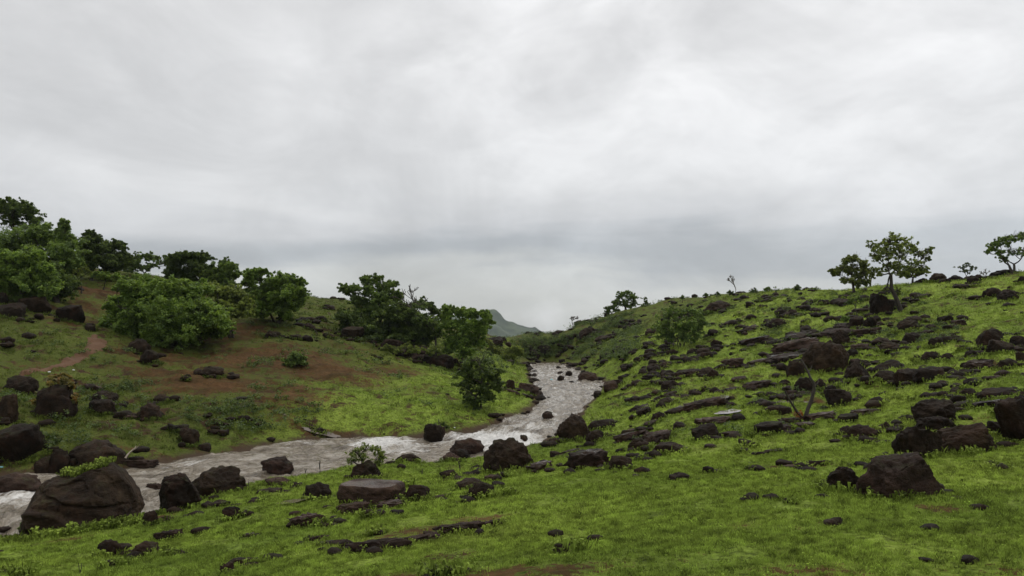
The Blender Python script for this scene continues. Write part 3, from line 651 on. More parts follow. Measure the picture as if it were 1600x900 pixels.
HERO += [(1291, 583, 64, 41, 'round', 'rock', 11, .9, 'largest rounded dark boulder up on the grassy slope, beside a split pointed one'),
 (1341, 599, 37, 31, 'point', 'rock', 12, .9, 'wedge shaped dark boulder leaning against the largest rounded one'),
 (1315, 545, 25, 24, 'point', 'rock', 13, .9, None),
 (1375, 495, 34, 32, 'block', 'rock', 14, .9, 'tall dark boulder at the foot of the leaning tree'),
 (1460, 665, 56, 34, 'block', 'rock', 15, .9, 'flat topped block perched on top of the boulder pile'),
 (1463, 679, 54, 25, 'round', 'rock', 16, .9, 'middle boulder wedged under the flat topped block'),
 (1436, 717, 62, 44, 'block', 'rock', 17, .9, 'angular dark boulder at the stream side of the boulder pile'),
 (1508, 709, 90, 40, 'block', 'rock', 18, .8, 'long low boulder at the front of the boulder pile'),
 (1600, 692, 72, 62, 'block', 'rock', 19, .9, 'big dark boulder cut by the edge of the view beside the boulder pile'),
 (1400, 779, 116, 58, 'block', 'brown', 20, .8, 'broad dark brown boulder alone in the near meadow grass'),
 (1319, 771, 48, 34, 'round', 'rock', 21, .9, 'smaller hunched stone tucked against the broad meadow boulder'),
 (898, 690, 48, 36, 'round', 'rock', 22, .9, 'round brown boulder standing at the near edge of the stream bend'),
 (795, 737, 72, 44, 'round', 'rock', 29, .9, 'craggy dark boulder on the near bank beside the white rapid'),
 (280, 800, 62, 50, 'point', 'rock', 24, .9, 'peaked brown boulder behind the giant boulder on the bank'),
 (340, 776, 78, 37, 'round', 'rock', 25, .9, 'smooth low dome of dark rock at the water edge'),
 (573, 752, 46, 26, 'round', 'rock', 26, .9, 'dark rock under the twiggy waterside bush'),
 (580, 789, 94, 29, 'table', 'slab', 27, .8, 'flat topped rock with a puddle lying on it'),
 (485, 824, 66, 22, 'slab', 'slab', 28, .8, 'wet tilted slab lying in the near grass'),
]
LETTER = {'r': 'round', 'b': 'block', 's': 'slab', 'p': 'point', 'm': 'round'}
rocks = []
for ox, oy, sc, txt in CROPS:
    for it in txt.replace('\n', '').split(';'):
        a = it.split(); k = a[4]
        rocks.append([ox + float(a[0]) / sc, oy + float(a[1]) / sc, float(a[2]) / sc, float(a[3]) / sc, LETTER[k[0]], 'brown' if k.endswith('B') else ('slab' if k[0] == 's' else 'rock'), None, None, None, k[0] == 'm'])
for h in HERO: rocks.append(list(h) + [False])
RP = hit([r[0] for r in rocks], [r[1] for r in rocks])
# stones standing in the stream sit on its water line
sdr = stream_sd(RP[:, 0], RP[:, 1])
for i in np.where(sdr < 0)[0]:
    p = hit_water(np.array([rocks[i][0]]), np.array([rocks[i][1]]))[0]
    RP[i] = p
LM = [((1291, 570), 'the largest rounded boulder'), ((1250, 640), 'the dead forked branch'), ((1408, 487), 'the leaning tree'), ((1460, 680), 'the boulder pile'), ((1395, 760), 'the broad meadow boulder'),
      ((898, 680), 'the round boulder at the stream bend'), ((795, 715), 'the craggy boulder by the rapid'), ((130, 800), 'the giant bank boulder'), ((90, 650), 'the big leafed shrub'), ((265, 535), 'the broadest bush'),
      ((750, 635), 'the dark streamside bush'), ((720, 560), 'the drooping tree'), ((600, 545), 'the tall thicket'), ((1065, 545), 'the bushy slope tree'), ((975, 487), 'the ridge tree above the valley'), ((573, 745), 'the twiggy waterside bush'),
      ((1110, 636), 'the puddled rock shelf'), ((580, 785), 'the puddle topped rock'), ((485, 820), 'the tilted wet slab'), ((1185, 455), 'the scrubby crest'), ((1510, 432), 'the pale crest sapling'), ((885, 590), 'the head of the stream reach'),
      ((430, 500), 'the bright hillside tree'), ((150, 540), 'the footpath'), ((1540, 560), 'the upper cluster of boulders'), ((1300, 665), 'the stones below the forked branch'), ((1450, 500), 'the rocky terrace under the ridge'),
      ((800, 545), 'the yellowish valley bush'), ((330, 660), 'the mossy hump on the far bank'), ((1140, 580), 'the long rock ledge on the slope'), ((1000, 690), 'the brown outcrop by the meadow'), ((690, 820), 'the worn soil streak in the meadow'), ((380, 890), 'the low stones in the near grass'), ((45, 505), 'the foot of the leafy hill')]
LMP = hit([l[0][0] for l in LM], [l[0][1] for l in LM])
ORD = ['', 'second', 'third', 'fourth', 'fifth', 'sixth', 'seventh', 'eighth', 'ninth', 'tenth', 'eleventh', 'twelfth']
def describe(i, seen):
    u, v, w_, h_, kind, mk, *_r = rocks[i]; p = RP[i]; W = w_ * p[1] / F
    inw = stream_sd(p[0:1], p[1:2])[0] < -0.1
    size = 'big' if W > 1.0 else 'medium' if W > 0.55 else 'small'
    shape = {'round': 'rounded', 'block': 'blocky', 'slab': 'flat', 'table': 'flat topped', 'point': 'peaked'}[kind]
    colr = {'rock': 'dark', 'brown': 'brown', 'slab': 'wet brown'}[mk]
    if rocks[i][9]: colr = 'mossy'
    pu = np.array([u, v]); d = [np.hypot(*(pu - np.array(l[0]))) for l in LM]
    j = int(np.argmin(d)); dx, dy = pu - np.array(LM[j][0])
    q_ = LMP[j]
    if abs(dx) < 0.7 * abs(dy): rel = 'beyond' if dy < 0 else 'in front of'
    elif (q_[0] - 0) < 0.0 + (q_[1] * 0.05): rel = 'on the stream side of' if dx > 0 else 'on the hill side of'
    else: rel = 'on the ridge side of' if dx > 0 else 'on the stream side of'
    noun = 'boulder' if W > 0.9 and kind != 'slab' else 'slab' if kind == 'slab' else 'rock' if W > 0.4 else 'stone'
    pl = 'in the water' if inw else ''
    return size, shape, colr, noun, rel, LM[j][1], pl, d[j]
labels = {}
desc = [(describe(i, None)) for i in range(len(rocks))]
bykey = {}
for i, d in enumerate(desc): bykey.setdefault(d[:7], []).append(i)
for key, ids in bykey.items():
    ids.sort(key=lambda i: desc[i][7])
    size, shape, colr, noun, rel, lm, pl = key
    for k, i in enumerate(ids):
        s_ = (f'{size} {shape} {colr} {noun}' if len(lm.split()) < 7 else f'{size} {shape} {noun}') + (f' {pl}' if pl else '') + f' {rel} {lm}'
        if k: s_ += f', {ORD[min(k, 11)]} out'
        if len(s_.split()) > 16: s_ = s_.replace(size + ' ', '', 1)
        if len(s_.split()) > 16: s_ = s_.replace(shape + ' ', '', 1)
        if len(s_.split()) > 16: s_ = s_.replace(' on the hill side of', ' hillward of').replace(' on the stream side of', ' streamward of').replace(' on the ridge side of', ' ridgeward of')
        s_ = s_.replace('medium rounded rock in', 'rounded rock in').replace('in the water on the stream side of', 'in the water below')
        while s_ in labels.values(): k += 1; s_ = s_.split(',')[0] + f', {ORD[min(k, 11)]} out'
        if len(s_.replace(',', ' ').split()) > 16: s_ = s_.split(' ', 1)[1]
        labels[i] = s_
puddle_top = {}
for i, r in enumerate(rocks):
    u, v, w_, h_, kind, mk, seed, dr, lab, mossy = r
    p = RP[i].copy(); Y = p[1]; W = w_ * Y / F; H = h_ * Y / F
    rng = np.random.default_rng(1000 + i)
    n = gnormal(p[0], p[1]) if sdr[i] > 0.3 else Vector((0, 0, 1))
    slope = max(0.02, (-n.y / n.z) - p[2] / Y)          # how fast the ground rises against the line of sight
    if kind == 'slab':
        D = min(max(0.45 * H / slope, 0.35 * W), 1.1 * W); H = max(0.16 * W, 0.72 * H); tilt = 0.9
    else:
        D = W * (dr if dr else rng.uniform(0.75, 1.0)); H = H * 0.98; tilt = 0.35
    if sdr[i] < 0.3: D = min(D, W)
    if seed is not None:
        V, Fc = rock_shape(kind, seed * 13, 5); me = mesh_np('rock', V, Fc, M[mk]); rz = rng.uniform(-0.4, 0.4)
    else:
        me = pooled(kind, mk, int(rng.integers(0, 9 if kind != 'point' else 3))); rz = rng.uniform(-0.35, 0.35) + (math.pi if rng.random() < 0.5 else 0)
    name = 'boulder' if W > 0.9 and kind != 'slab' else 'flat_rock' if kind == 'slab' else 'rock' if W > 0.4 else 'stone'
    o = link(name, me)
    cy = p[1] + D * 0.42; cx = p[0] * cy / p[1]; W *= cy / p[1]; H *= cy / p[1]
    cz = float(height(np.array([cx]), np.array([cy]), True)[0]) if sdr[i] > 0.3 else p[2]
    if kind != 'slab': cz = 0.5 * cz + 0.5 * p[2]
    if i >= len(rocks) - len(HERO) and h_ and kind == 'block' and rocks[i][0] == 1460: cz = p[2]
    o.location = (cx, cy, cz - 0.01)
    if kind == 'table': table_o = o; tilt = 0.0
    up = Vector((0, 0, 1)).lerp(n, tilt).normalized()
    qt = Vector((0, 0, 1)).rotation_difference(up)
    o.rotation_mode = 'QUATERNION'; o.rotation_quaternion = qt @ Matrix.Rotation(rz, 4, 'Z').to_quaternion()
    gr_ = 1.10 if kind in ('round', 'block', 'point') else 1.06
    o.scale = (W / 2 * gr_, D / 2 * gr_, H * (1.16 if kind != 'table' else 1.0))
    tag(o, lab or labels[i], name.replace('_', ' '), 'dark basalt rocks strewn over the valley')
NROCK = len(rocks); TABLE = table_o

# the giant boulder on the near bank, with its slanting ledge
V, Fc = ICO[6]; N = V.copy()
V = N / (np.abs(N) ** 2.9).sum(1)[:, None] ** (1 / 2.9)
for n_, d_ in (((-.75, -.5, .35), .98), ((.8, -.45, .4), .92), ((.2, -.75, .6), .98), ((-.6, -.2, .75), 1.08), ((.7, .3, .65), 1.02)):
    n_ = np.array(n_); n_ /= np.linalg.norm(n_); V = V - (np.maximum(V @ n_ - d_ * .98, 0) * .85)[:, None] * n_
V *= (1 + 0.09 * fbm(N[:, 0] * 1.7 + 3, N[:, 1] * 1.7, N[:, 2] * 1.7, 4))[:, None]
V[:, 2] = (V[:, 2] - V[:, 2].min()) / (V[:, 2].max() - V[:, 2].min()) * 1.3 - 0.3
x, y, z = V.T
# near face slopes, upper shoulder rises toward the stream bend
top = np.interp(x, [-1, -.8, -.6, -.1, .2, .5, .8, 1], [.62, .80, .84, .84, .97, 1.04, .92, .7])
z2 = np.where(z > 0, z * top, z)
led = np.interp(x, [-1, -.75, -.45, -.1, .2, .6, .85, 1], [.28, .34, .40, .36, .24, .18, .10, .05])
front = sstep(0.2, -0.5, y)
bulge = front * (0.26 * sstep(led + .025, led - .02, z2) * sstep(-1.0, -.5, x) * sstep(1.0, 0.75, x))
y2 = y - bulge + front * 0.10 * sstep(led, led + .5, z2)
led2 = np.interp(x, [-1, -.4, .1, .5, 1], [.62, .60, .45, .40, .36])
y2 = y2 + front * 0.05 * np.exp(-((z2 - led2) / .02) ** 2) * 2.2
ck = perlin(x * 1.7 + 4, y * 1.7, z * 2.2 + 8); y2 = y2 + front * 0.06 * np.exp(-(ck / .03) ** 2)
V = np.stack([x, y2, z2], -1) + 0.02 * np.stack([fbm(x * 4 + k * 9, y * 4, z * 4, 4, .6) for k in range(3)], -1)
p = hit([130], [832])[0]; Wb = 186 * p[1] / F
o = link('boulder', mesh_np('giant_boulder', V, Fc, M['rock'])); kk = 1 + Wb * 0.36 / p[1]; Wb *= kk; o.location = (p[0] * kk, p[1] * kk, p[2] - 0.03); o.scale = (Wb / 2 * 0.83, Wb * 0.36, 106 * p[1] * kk / F * 0.86)
tag(o, 'giant dark boulder with a slanting ledge on the near bank', 'boulder', 'dark basalt rocks strewn over the valley')
giant = o

# small stones thrown over the slopes
def scatter(n, seed, uv_box, keep_fn):
    rng = np.random.default_rng(seed); u0, u1, v0, v1 = uv_box
    u = rng.uniform(u0, u1, n); v = rng.uniform(v0, v1, n); P = hit(u, v)
    uu, vv = to_px(P); ok = (np.abs(vv - v) < 5) & (stream_sd(P[:, 0], P[:, 1]) > 0.6)
    k = keep_fn(P); return P[ok & k]
clump = lambda P: fbm(P[:, 0] * 0.45 + 3, P[:, 1] * 0.25 + 8, o=3) > 0.2
parts_ = [scatter(2100, 31, (950, 1600, 455, 640), clump), scatter(900, 32, (820, 1100, 490, 600), clump), scatter(160, 33, (0, 700, 470, 680), clump), scatter(120, 34, (620, 1300, 640, 760), clump), scatter(90, 35, (0, 1600, 700, 880), lambda P: fbm(P[:, 0] * 0.8, P[:, 1] * 0.8, o=2) > 0.1)]
extra_p = []
rg = np.random.default_rng(77)
for i, r in enumerate(rocks):                       # rubble gathered at the feet of the larger rocks
    W = r[2] * RP[i, 1] / F; n = int(rg.integers(1, 3) + W * 3); a = rg.uniform(0, 6.28, n); q = rg.uniform(.5, .95, n)
    xx = RP[i, 0] + np.cos(a) * W * q; yy = RP[i, 1] + W * .35 + np.sin(a) * W * q * .9
    extra_p.append(np.stack([xx, yy, height(xx, yy)], -1))
for i in range(len(poly)):                          # stones along the waterline
    a_, b_ = poly[i], poly[(i + 1) % len(poly)]; n = int(np.linalg.norm(b_ - a_) * (2.2 if a_[1] < 32 else 0.9))
    if a_[1] > 90 or n < 1: continue
    t_ = rg.random((n, 1)); q = a_ * (1 - t_) + b_ * t_ + rg.normal(size=(n, 2)) * .22; extra_p.append(np.stack([q[:, 0], q[:, 1], height(q[:, 0], q[:, 1]) ], -1))
parts_ += extra_p
SP_ = np.vstack(parts_)
VV, FF = [], []; off = 0
small_v, small_f = [], []
base_shapes = [rock_shape(k, 500 + j, 2) for j, k in enumerate(['round', 'block', 'round', 'block', 'point', 'round', 'slab', 'point'])]
rng = np.random.default_rng(9)
for P in SP_:
    V, Fc = base_shapes[int(rng.integers(0, 8))]
    s_ = min(0.42, 0.03 + P[1] * 0.008, max(0.04, rng.lognormal(-1.9, 0.5) * (0.5 + P[1] / 40)))
    a = rng.uniform(0, 6.28); ca, sa = math.cos(a), math.sin(a)
    sx, sy, sz = s_ * rng.uniform(0.7, 1.2), s_ * rng.uniform(0.6, 1.0), s_ * rng.uniform(0.35, 0.95)
    x, y = V[:, 0] * sx, V[:, 1] * sy
    VV.append(np.stack([x * ca - y * sa + P[0], x * sa + y * ca + P[1], V[:, 2] * sz + P[2]], -1)); FF.append(Fc + off); off += len(V)
tag(link('scattered_stones', mesh_np('scattered_stones', np.vstack(VV), np.vstack(FF), M['rock'])), 'small dark stones littering the grassy slopes', kind='stuff')

# ------------------------------------------------------------------ puddles
for u, v, wpx, hpx, lab, dz in [(455, 787, 46, 10, 'shallow muddy puddle among rocks on the near bank', 0.03), (590, 762, 38, 5, 'small bright puddle on top of the flat rock', None), (1140, 650, 40, 5, 'thin bright trickle of water below the rock shelf', 0.03),
                            (1100, 634, 88, 8, 'long silvery puddle on the rock shelf', None), (1245, 631, 70, 9, 'bright puddle behind the dead forked branch', 0.03), (1578, 540, 50, 6, 'pale wet puddle high on the ridge slope', 0.03), (505, 678, 60, 8, 'muddy side pool joining the stream on the far bank', 0.03)]:
    p = hit([u], [v])[0]; Y = p[1]
    n = gnormal(p[0], p[1])
    a = np.linspace(0, 2 * math.pi, 41)[:-1]
    rr_ = 1 + 0.35 * perlin(np.cos(a) * 1.5 + u, np.sin(a) * 1.5 + v)
    slope = max(0.02, -n.y / n.z - p[2] / Y)
    rx = wpx * Y / F / 2; ry = min(max(hpx * Y / F / 2 / slope, 0.25 * rx), rx * 1.2)
    if u == 590:
        rx, ry = wpx * Y / F / 2, 0.22
    V = [(0, 0)] + [(math.cos(t_) * r_ * rx, math.sin(t_) * r_ * ry) for t_, r_ in zip(a, rr_)]
    V = np.array([(x_, y_, 0) for x_, y_ in V]); Fc = np.array([(0, k + 1, (k + 1) % 40 + 1) for k in range(40)])
    o = link('puddle', mesh_np('puddle', V, Fc, M['puddle']))
    z = p[2] + (dz if dz is not None else 0.02)
    if u == 590:
        tb = TABLE; p[0], p[1] = tb.location.x + 0.05, tb.location.y - 0.02
        z = tb.location.z + tb.scale.z * (max(v_.co.z for v_ in tb.data.vertices if abs(v_.co.x) < .5 and abs(v_.co.y) < .5)) - 0.012
    if u == 1100: z = p[2] + 0.16
    o.location = (p[0], p[1], z)
    if dz is not None or u == 1100:
        o.rotation_mode = 'QUATERNION'; o.rotation_quaternion = Vector((0, 0, 1)).rotation_difference(Vector((0, 0, 1)).lerp(n, 0.9).normalized())
    tag(o, lab, 'puddle', kind='structure')

# ------------------------------------------------------------------ trees and bushes
def tube(pts_, radii, sides=6):
    P = np.asarray(pts_, float); n = len(P); V = []; 
    T = np.gradient(P, axis=0); T /= np.linalg.norm(T, axis=1)[:, None] + 1e-9
    ref = np.array([0.31, 0.95, 0.1]); a = np.linspace(0, 2 * math.pi, sides, endpoint=False)
    for i in range(n):
        s1 = np.cross(T[i], ref); s1 /= np.linalg.norm(s1) + 1e-9; s2 = np.cross(T[i], s1)
        V.append(P[i] + radii[i] * (np.cos(a)[:, None] * s1 + np.sin(a)[:, None] * s2))
    V = np.vstack(V); Q = [(i * sides + k, i * sides + (k + 1) % sides, (i + 1) * sides + (k + 1) % sides, (i + 1) * sides + k) for i in range(n - 1) for k in range(sides)]
    return V, np.array(Q)
def curve(p0, p1, rng, bend=0.18, n=7, sag=0.0):
    p0, p1 = np.asarray(p0, float), np.asarray(p1, float); L = np.linalg.norm(p1 - p0)
    t_ = np.linspace(0, 1, n)[:, None]; o1, o2 = rng.normal(size=3) * bend * L, rng.normal(size=3) * bend * L * 0.5
    c = p0 * (1 - t_) + p1 * t_ + o1 * (t_ * (1 - t_)) * 1.6 + o2 * np.sin(t_ * 6.28) * 0.35
    c[:, 2] += sag * L * (t_ * (1 - t_))[:, 0] * 4
    return c
class Wood:
    def __init__(s): s.V = []; s.Q = []; s.n = 0
    def add(s, pts_, r0, r1, sides=6):
        V, Q = tube(pts_, np.linspace(r0, r1, len(pts_)), sides); s.V.append(V); s.Q.append(Q + s.n); s.n += len(V)
    def mesh(s, nm, mat): return mesh_np(nm, np.vstack(s.V), np.vstack(s.Q), mat)
def leaves(centres, radii, per, size, rng, flat=0.4, tone0=0.5, zc=None, zr=1.0, long=1.5):
    """rhombic leaf blades scattered in little sprays"""
    n = len(centres) * per
    c = np.repeat(centres, per, 0); r = np.repeat(radii, per)
    d = rng.normal(size=(n, 3)); d /= np.linalg.norm(d, axis=1)[:, None]
    rr_ = rng.random(n) ** (1 / 2.2); p = c + d * (rr_ * r)[:, None] * np.array([1, 1, 0.75])
    ax = d * np.array([1, 1, 0.5]) + rng.normal(size=(n, 3)) * 0.6; ax[:, 2] -= 0.25; ax /= np.linalg.norm(ax, axis=1)[:, None]
    nr_ = rng.normal(size=(n, 3)) * flat + np.array([0, 0, 1.0]); sd_ = np.cross(ax, nr_); sd_ /= np.linalg.norm(sd_, axis=1)[:, None] + 1e-9
    s = size * rng.uniform(0.6, 1.3, n); L = (s * long)[:, None] * ax; Wd = (s * 0.5)[:, None] * sd_
    up = np.cross(sd_, ax) * (s * 0.12)[:, None]
    V = np.stack([p - L * 0.5, p + Wd + up, p + L * 0.5, p - Wd + up], 1).reshape(-1, 3)
    Fc = np.arange(n * 4).reshape(n, 4)
    tone = np.clip(np.repeat(np.repeat(rng.normal(tone0, 0.2, len(centres)), per) + rng.normal(0, 0.14, n), 4), 0, 1)
    return V, Fc, tone
TREES = []
def tree(label, base, lobes, cat='tree', name='tree', mat='leaf', leaf=0.11, per=26, clumps=34, trunk=0.12, fork=0.35, depth=0.7, Y=None, seed=0, group=None, bark='bark', stems=1, cl_r=0.30, dens=1.0, hollow=0.35, base_v=True, crown_low=True, long=1.7, way=None, core=True):
    rng = np.random.default_rng(seed * 31 + 5)
    if leaf >= .075: leaf, per = leaf * .72, int(per * 1.45)
    if Y is None: P0 = hit([base[0]], [base[1]])[0]
    else:
        P0 = px_at(base[0], base[1], Y); P0[2] = float(height(P0[0:1], P0[1:2])[0])
    Y0 = P0[1]
    LB = []
    us_ = [l[0] for l in lobes]; wid = (max(us_) - min(us_)) * Y0 / F + 0.5
    for k, (lu, lv, lr) in enumerate(lobes):
        r = lr * Y0 / F
        dy = rng.uniform(-0.35, 0.35) * wid * depth
        c = px_at(lu, lv, Y0 + dy); LB.append((c, r))
        if core and wid > 1.5:                            # the crown is as deep as it is wide
            for s_ in (-1, 1):
                q_ = c.copy(); off_ = s_ * rng.uniform(0.25, 0.5) * wid * depth; q_ = q_ * (1 + off_ / Y0)
                q_[2] = c[2] - 0.25 * r; q_[0] += rng.normal() * 0.3 * r
                LB.append((q_, r * rng.uniform(0.65, 0.9)))
    root = empty(name, tuple(P0)); loc = Vector(tuple(P0))
    wd = Wood()
    cc_ = np.mean([c for c, r in LB], 0)
    forks = []
    for s_ in range(stems):
        a = rng.uniform(0, 6.28); b0 = P0 + np.array([math.cos(a), math.sin(a), 0]) * trunk * 1.4 * (stems > 1) - np.array([0, 0, 0.25])
        f = P0 + (cc_ - P0) * fork + (rng.normal(size=3) * np.array([1, 1, 0.2]) * wid * 0.10 if stems > 1 else 0)
        if way:
            wp_ = [b0] + [px_at(a_, b_, Y0) for a_, b_ in way]; f = wp_[-1]; cv = np.vstack([wp_[i_] * (1 - q_) + wp_[i_ + 1] * q_ for i_ in range(len(wp_) - 1) for q_ in (0, .5)] + [f])
        else: cv = curve(b0, f, rng, 0.10, 8)
        wd.add(cv, trunk * 1.35 / math.sqrt(stems), trunk * 0.72 / math.sqrt(stems), 8); forks.append(f)
    cents, rads = [], []
    nodes = [(f, trunk * 0.6 / math.sqrt(stems), 0.0) for f in forks]
    order = sorted(range(len(LB)), key=lambda q_: min(np.linalg.norm(LB[q_][0] - f) for f in forks))
    for k in order:
        c, r = LB[k]
        costs = [np.linalg.norm(c - nd[0]) * (1.0 if nd[0][2] < c[2] + 0.1 else 1.5) + 0.25 * nd[2] for nd in nodes]
        nd = nodes[int(np.argmin(costs))]
        br = curve(nd[0], c, rng, 0.16, 7); rb = max(0.02, nd[1] * 0.8); wd.add(br, rb, max(0.012, rb * 0.5), 5)
        L_ = np.linalg.norm(c - nd[0])
        for j in (3, 5, 6): nodes.append((br[j], rb * (1 - j / 14), nd[2] + L_ * j / 6))
        for j in range(7):
            d = rng.normal(size=3); d[2] = abs(d[2]) * 0.8; d /= np.linalg.norm(d)
            wd.add(curve(br[3 + j % 4], c + d * r * rng.uniform(0.8, 1.15), rng, 0.14, 5), rb * 0.3, 0.006, 4)
        m_ = max(6, int(clumps * dens * 1.9)); ns = 8
        sc_c = c + rng.normal(size=(ns, 3)) * r * np.array([.55, .55, .36]); sc_r = r * rng.uniform(.32, .75, ns)
        sub = rng.integers(0, ns, m_)
        d = rng.normal(size=(m_, 3)); d[:, 2] += 0.2; d /= np.linalg.norm(d, axis=1)[:, None]
        rr_ = (hollow + (1 - hollow) * rng.random(m_)) ** 0.6
        cc2 = sc_c[sub] + d * (rr_ * sc_r[sub])[:, None] * np.array([1.1, 1.1, 0.8]) * rng.uniform(0.6, 1.35, (m_, 1))
        # sprays filling the joints between neighbouring masses
        o_ = sorted(range(len(LB)), key=lambda q_: np.linalg.norm(LB[q_][0] - c))[1:4]
        if o_ and dens >= 1:
            mm = m_ // 2; pick = rng.choice(o_, mm); t_ = rng.random((mm, 1)) * 0.6 + 0.2
            oc = np.array([LB[q_][0] for q_ in pick]); cc3 = c * (1 - t_) + oc * t_ + rng.normal(size=(mm, 3)) * r * 0.33
            near_ = np.linalg.norm(oc - c, axis=1) < 2.6 * r
            cc2 = np.vstack([cc2, cc3[near_]])
        keep_ = perlin(cc2[:, 0] * 1.6, cc2[:, 1] * 1.6, cc2[:, 2] * 1.6 + seed) > (-0.32 if clumps >= 20 else -0.12)
        cc2 = cc2[keep_]
        cents.append(cc2); rads.append(np.full(len(cc2), r * cl_r * .72) * rng.uniform(0.45, 1.5, len(cc2)))
    cents = np.vstack(cents); rads = np.concatenate(rads)
    V, Fc, tone = leaves(cents, rads, per, leaf, rng, long=long)
    me = wd.mesh('trunk', M[bark]); me.transform(Matrix.Translation(-loc)); o = link('trunk', me, root)
    me = mesh_np('crown', V, Fc, M[mat], False, {'tone': tone}); me.transform(Matrix.Translation(-loc)); o = link('crown', me, root)
    tag(root, label, cat, group)
    TREES.append((label, Y0, len(Fc)))
    return root

G1 = 'trees covering the hilltop'
tree('dark flat topped tree standing highest on the hilltop', (15, 420), [(8, 318, 12), (28, 322, 14), (48, 330, 14), (20, 340, 16), (55, 350, 14), (-15, 325, 20)], mat='leaf_dark', leaf=.11, Y=57, seed=1, trunk=.16, group=G1, fork=.6, clumps=22)
tree('broad vine hung green tree under the highest one', (70, 455), [(10, 375, 26), (45, 365, 20), (78, 372, 20), (105, 375, 18), (100, 400, 22), (60, 400, 26), (20, 410, 24), (120, 410, 13), (98, 354, 9), (75, 430, 26), (110, 435, 18), (-30, 380, 30)], mat='leaf', leaf=.11, Y=50, seed=2, group=G1, trunk=.2, clumps=34)
tree('bright leafed bushy tree low on the hilltop slope', (30, 478), [(15, 405, 20), (45, 400, 18), (68, 420, 16), (25, 430, 26), (60, 445, 20), (-10, 440, 25), (40, 462, 18), (75, 455, 12)], mat='leaf_bright', leaf=.11, seed=3, Y=43, group=G1, stems=3)
tree('dark shrubby tree beside the bare red terrace', (92, 470), [(88, 430, 18), (106, 438, 14), (88, 452, 16), (104, 458, 12), (80, 465, 10)], mat='leaf_dark', leaf=.10, seed=4, Y=45, group=G1, stems=2)
tree('dark pointed tree rising from the hilltop treeline', (143, 428), [(141, 364, 6), (136, 374, 8), (150, 372, 8), (134, 388, 12), (152, 386, 14), (140, 405, 18), (160, 405, 12), (125, 415, 14), (163, 388, 6)], mat='leaf_dark', leaf=.11, seed=5, Y=58, group=G1)
tree('rounded dark tree behind the pointed hilltop tree', (182, 425), [(172, 385, 8), (186, 382, 8), (175, 398, 14), (192, 398, 10), (185, 410, 14), (170, 415, 12), (198, 408, 8)], mat='leaf_dark', leaf=.11, seed=6, Y=60, group=G1)
tree('airy grey green tree with sky showing beneath', (222, 432), [(212, 402, 9), (226, 400, 9), (238, 402, 8), (216, 415, 10), (232, 416, 8), (205, 420, 9), (246, 410, 6), (256, 412, 7), (262, 402, 5)], mat='leaf', leaf=.10, seed=7, Y=64, group=G1, clumps=16)
tree('dark spreading tree topping the middle of the hill', (292, 450), [(270, 402, 9), (285, 400, 11), (305, 402, 12), (320, 402, 9), (276, 418, 14), (296, 420, 18), (315, 420, 12), (282, 435, 14), (302, 438, 14), (266, 432, 10), (325, 430, 8)], mat='leaf_dark', leaf=.12, seed=8, Y=58, group=G1, trunk=.16, clumps=26)
tree('smaller crowned tree adjoining the spreading tree', (345, 455), [(350, 412, 9), (362, 415, 8), (342, 425, 11), (358, 428, 11), (335, 438, 12), (350, 442, 12), (370, 428, 6), (330, 420, 6)], mat='leaf', leaf=.11, seed=9, Y=56, group=G1, clumps=24)
tree('low scrubby bush beside the bare terrace', (160, 440), [(150, 428, 8), (165, 430, 9), (180, 432, 7), (190, 436, 8)], name='bush', cat='bush', mat='leaf_bright', leaf=.1, seed=10, Y=54, clumps=16, group='bushes on the hillside', trunk=.05)
tree('yellow green sapling at the edge of the terrace', (128, 438), [(122, 424, 5), (132, 420, 5), (138, 426, 4), (118, 428, 4)], name='sapling', mat='leaf_olive', leaf=.1, seed=11, Y=48, clumps=8, per=14, trunk=.04, group='saplings on the slopes')
tree('bright hedge like bush above the broadest bush', (215, 450), [(195, 438, 9), (212, 435, 9), (230, 435, 9), (205, 445, 8), (222, 446, 9)], name='bush', cat='bush', mat='leaf_bright', leaf=.10, seed=12, Y=50, clumps=18, group='bushes on the hillside', trunk=.05)
tree('broadest bush on the hillside with bright dense leaves', (265, 530), [(215, 455, 22), (245, 448, 22), (275, 448, 22), (300, 455, 20), (200, 480, 26), (235, 480, 34), (275, 485, 36), (310, 480, 26), (335, 490, 22), (195, 508, 24), (230, 512, 26), (265, 515, 28), (300, 512, 26), (330, 512, 22), (178, 478, 10), (188, 445, 10), (345, 510, 14)],
     name='bush', cat='bush', mat='leaf_bright', leaf=.115, seed=13, Y=41, stems=5, trunk=.09, clumps=40, fork=.3, group='bushes on the hillside')
tree('loose leafy bush at the hill side of the bright round tree', (360, 500), [(335, 450, 13), (355, 455, 14), (375, 465, 14), (345, 475, 16), (368, 485, 14), (385, 475, 10), (390, 488, 8)], name='bush', cat='bush', mat='leaf_olive', leaf=.11, seed=14, Y=45, stems=3, clumps=20, group='bushes on the hillside')
tree('bright round headed tree against the sky on the hillside', (430, 505), [(395, 428, 12), (408, 424, 8), (385, 440, 9), (432, 438, 12), (452, 436, 12), (468, 440, 8), (420, 450, 20), (450, 455, 20), (400, 462, 18), (430, 472, 22), (460, 470, 14), (408, 485, 14), (445, 488, 14), (472, 455, 7)], mat='leaf_bright', leaf=.115, seed=15, Y=50, stems=3, trunk=.12, clumps=30, group='trees standing on the open hillside')
G2 = 'trees of the valley thicket'
tree('tall flat crowned tree at the top of the thicket', (585, 535), [(572, 436, 8), (588, 434, 6), (552, 450, 10), (538, 452, 7), (577, 450, 12), (600, 448, 10), (614, 446, 7), (560, 468, 14), (590, 468, 18), (615, 465, 12), (570, 490, 18), (600, 490, 18), (622, 458, 6)], mat='leaf', leaf=.115, seed=16, Y=54, trunk=.15, clumps=24, group=G2, stems=2)
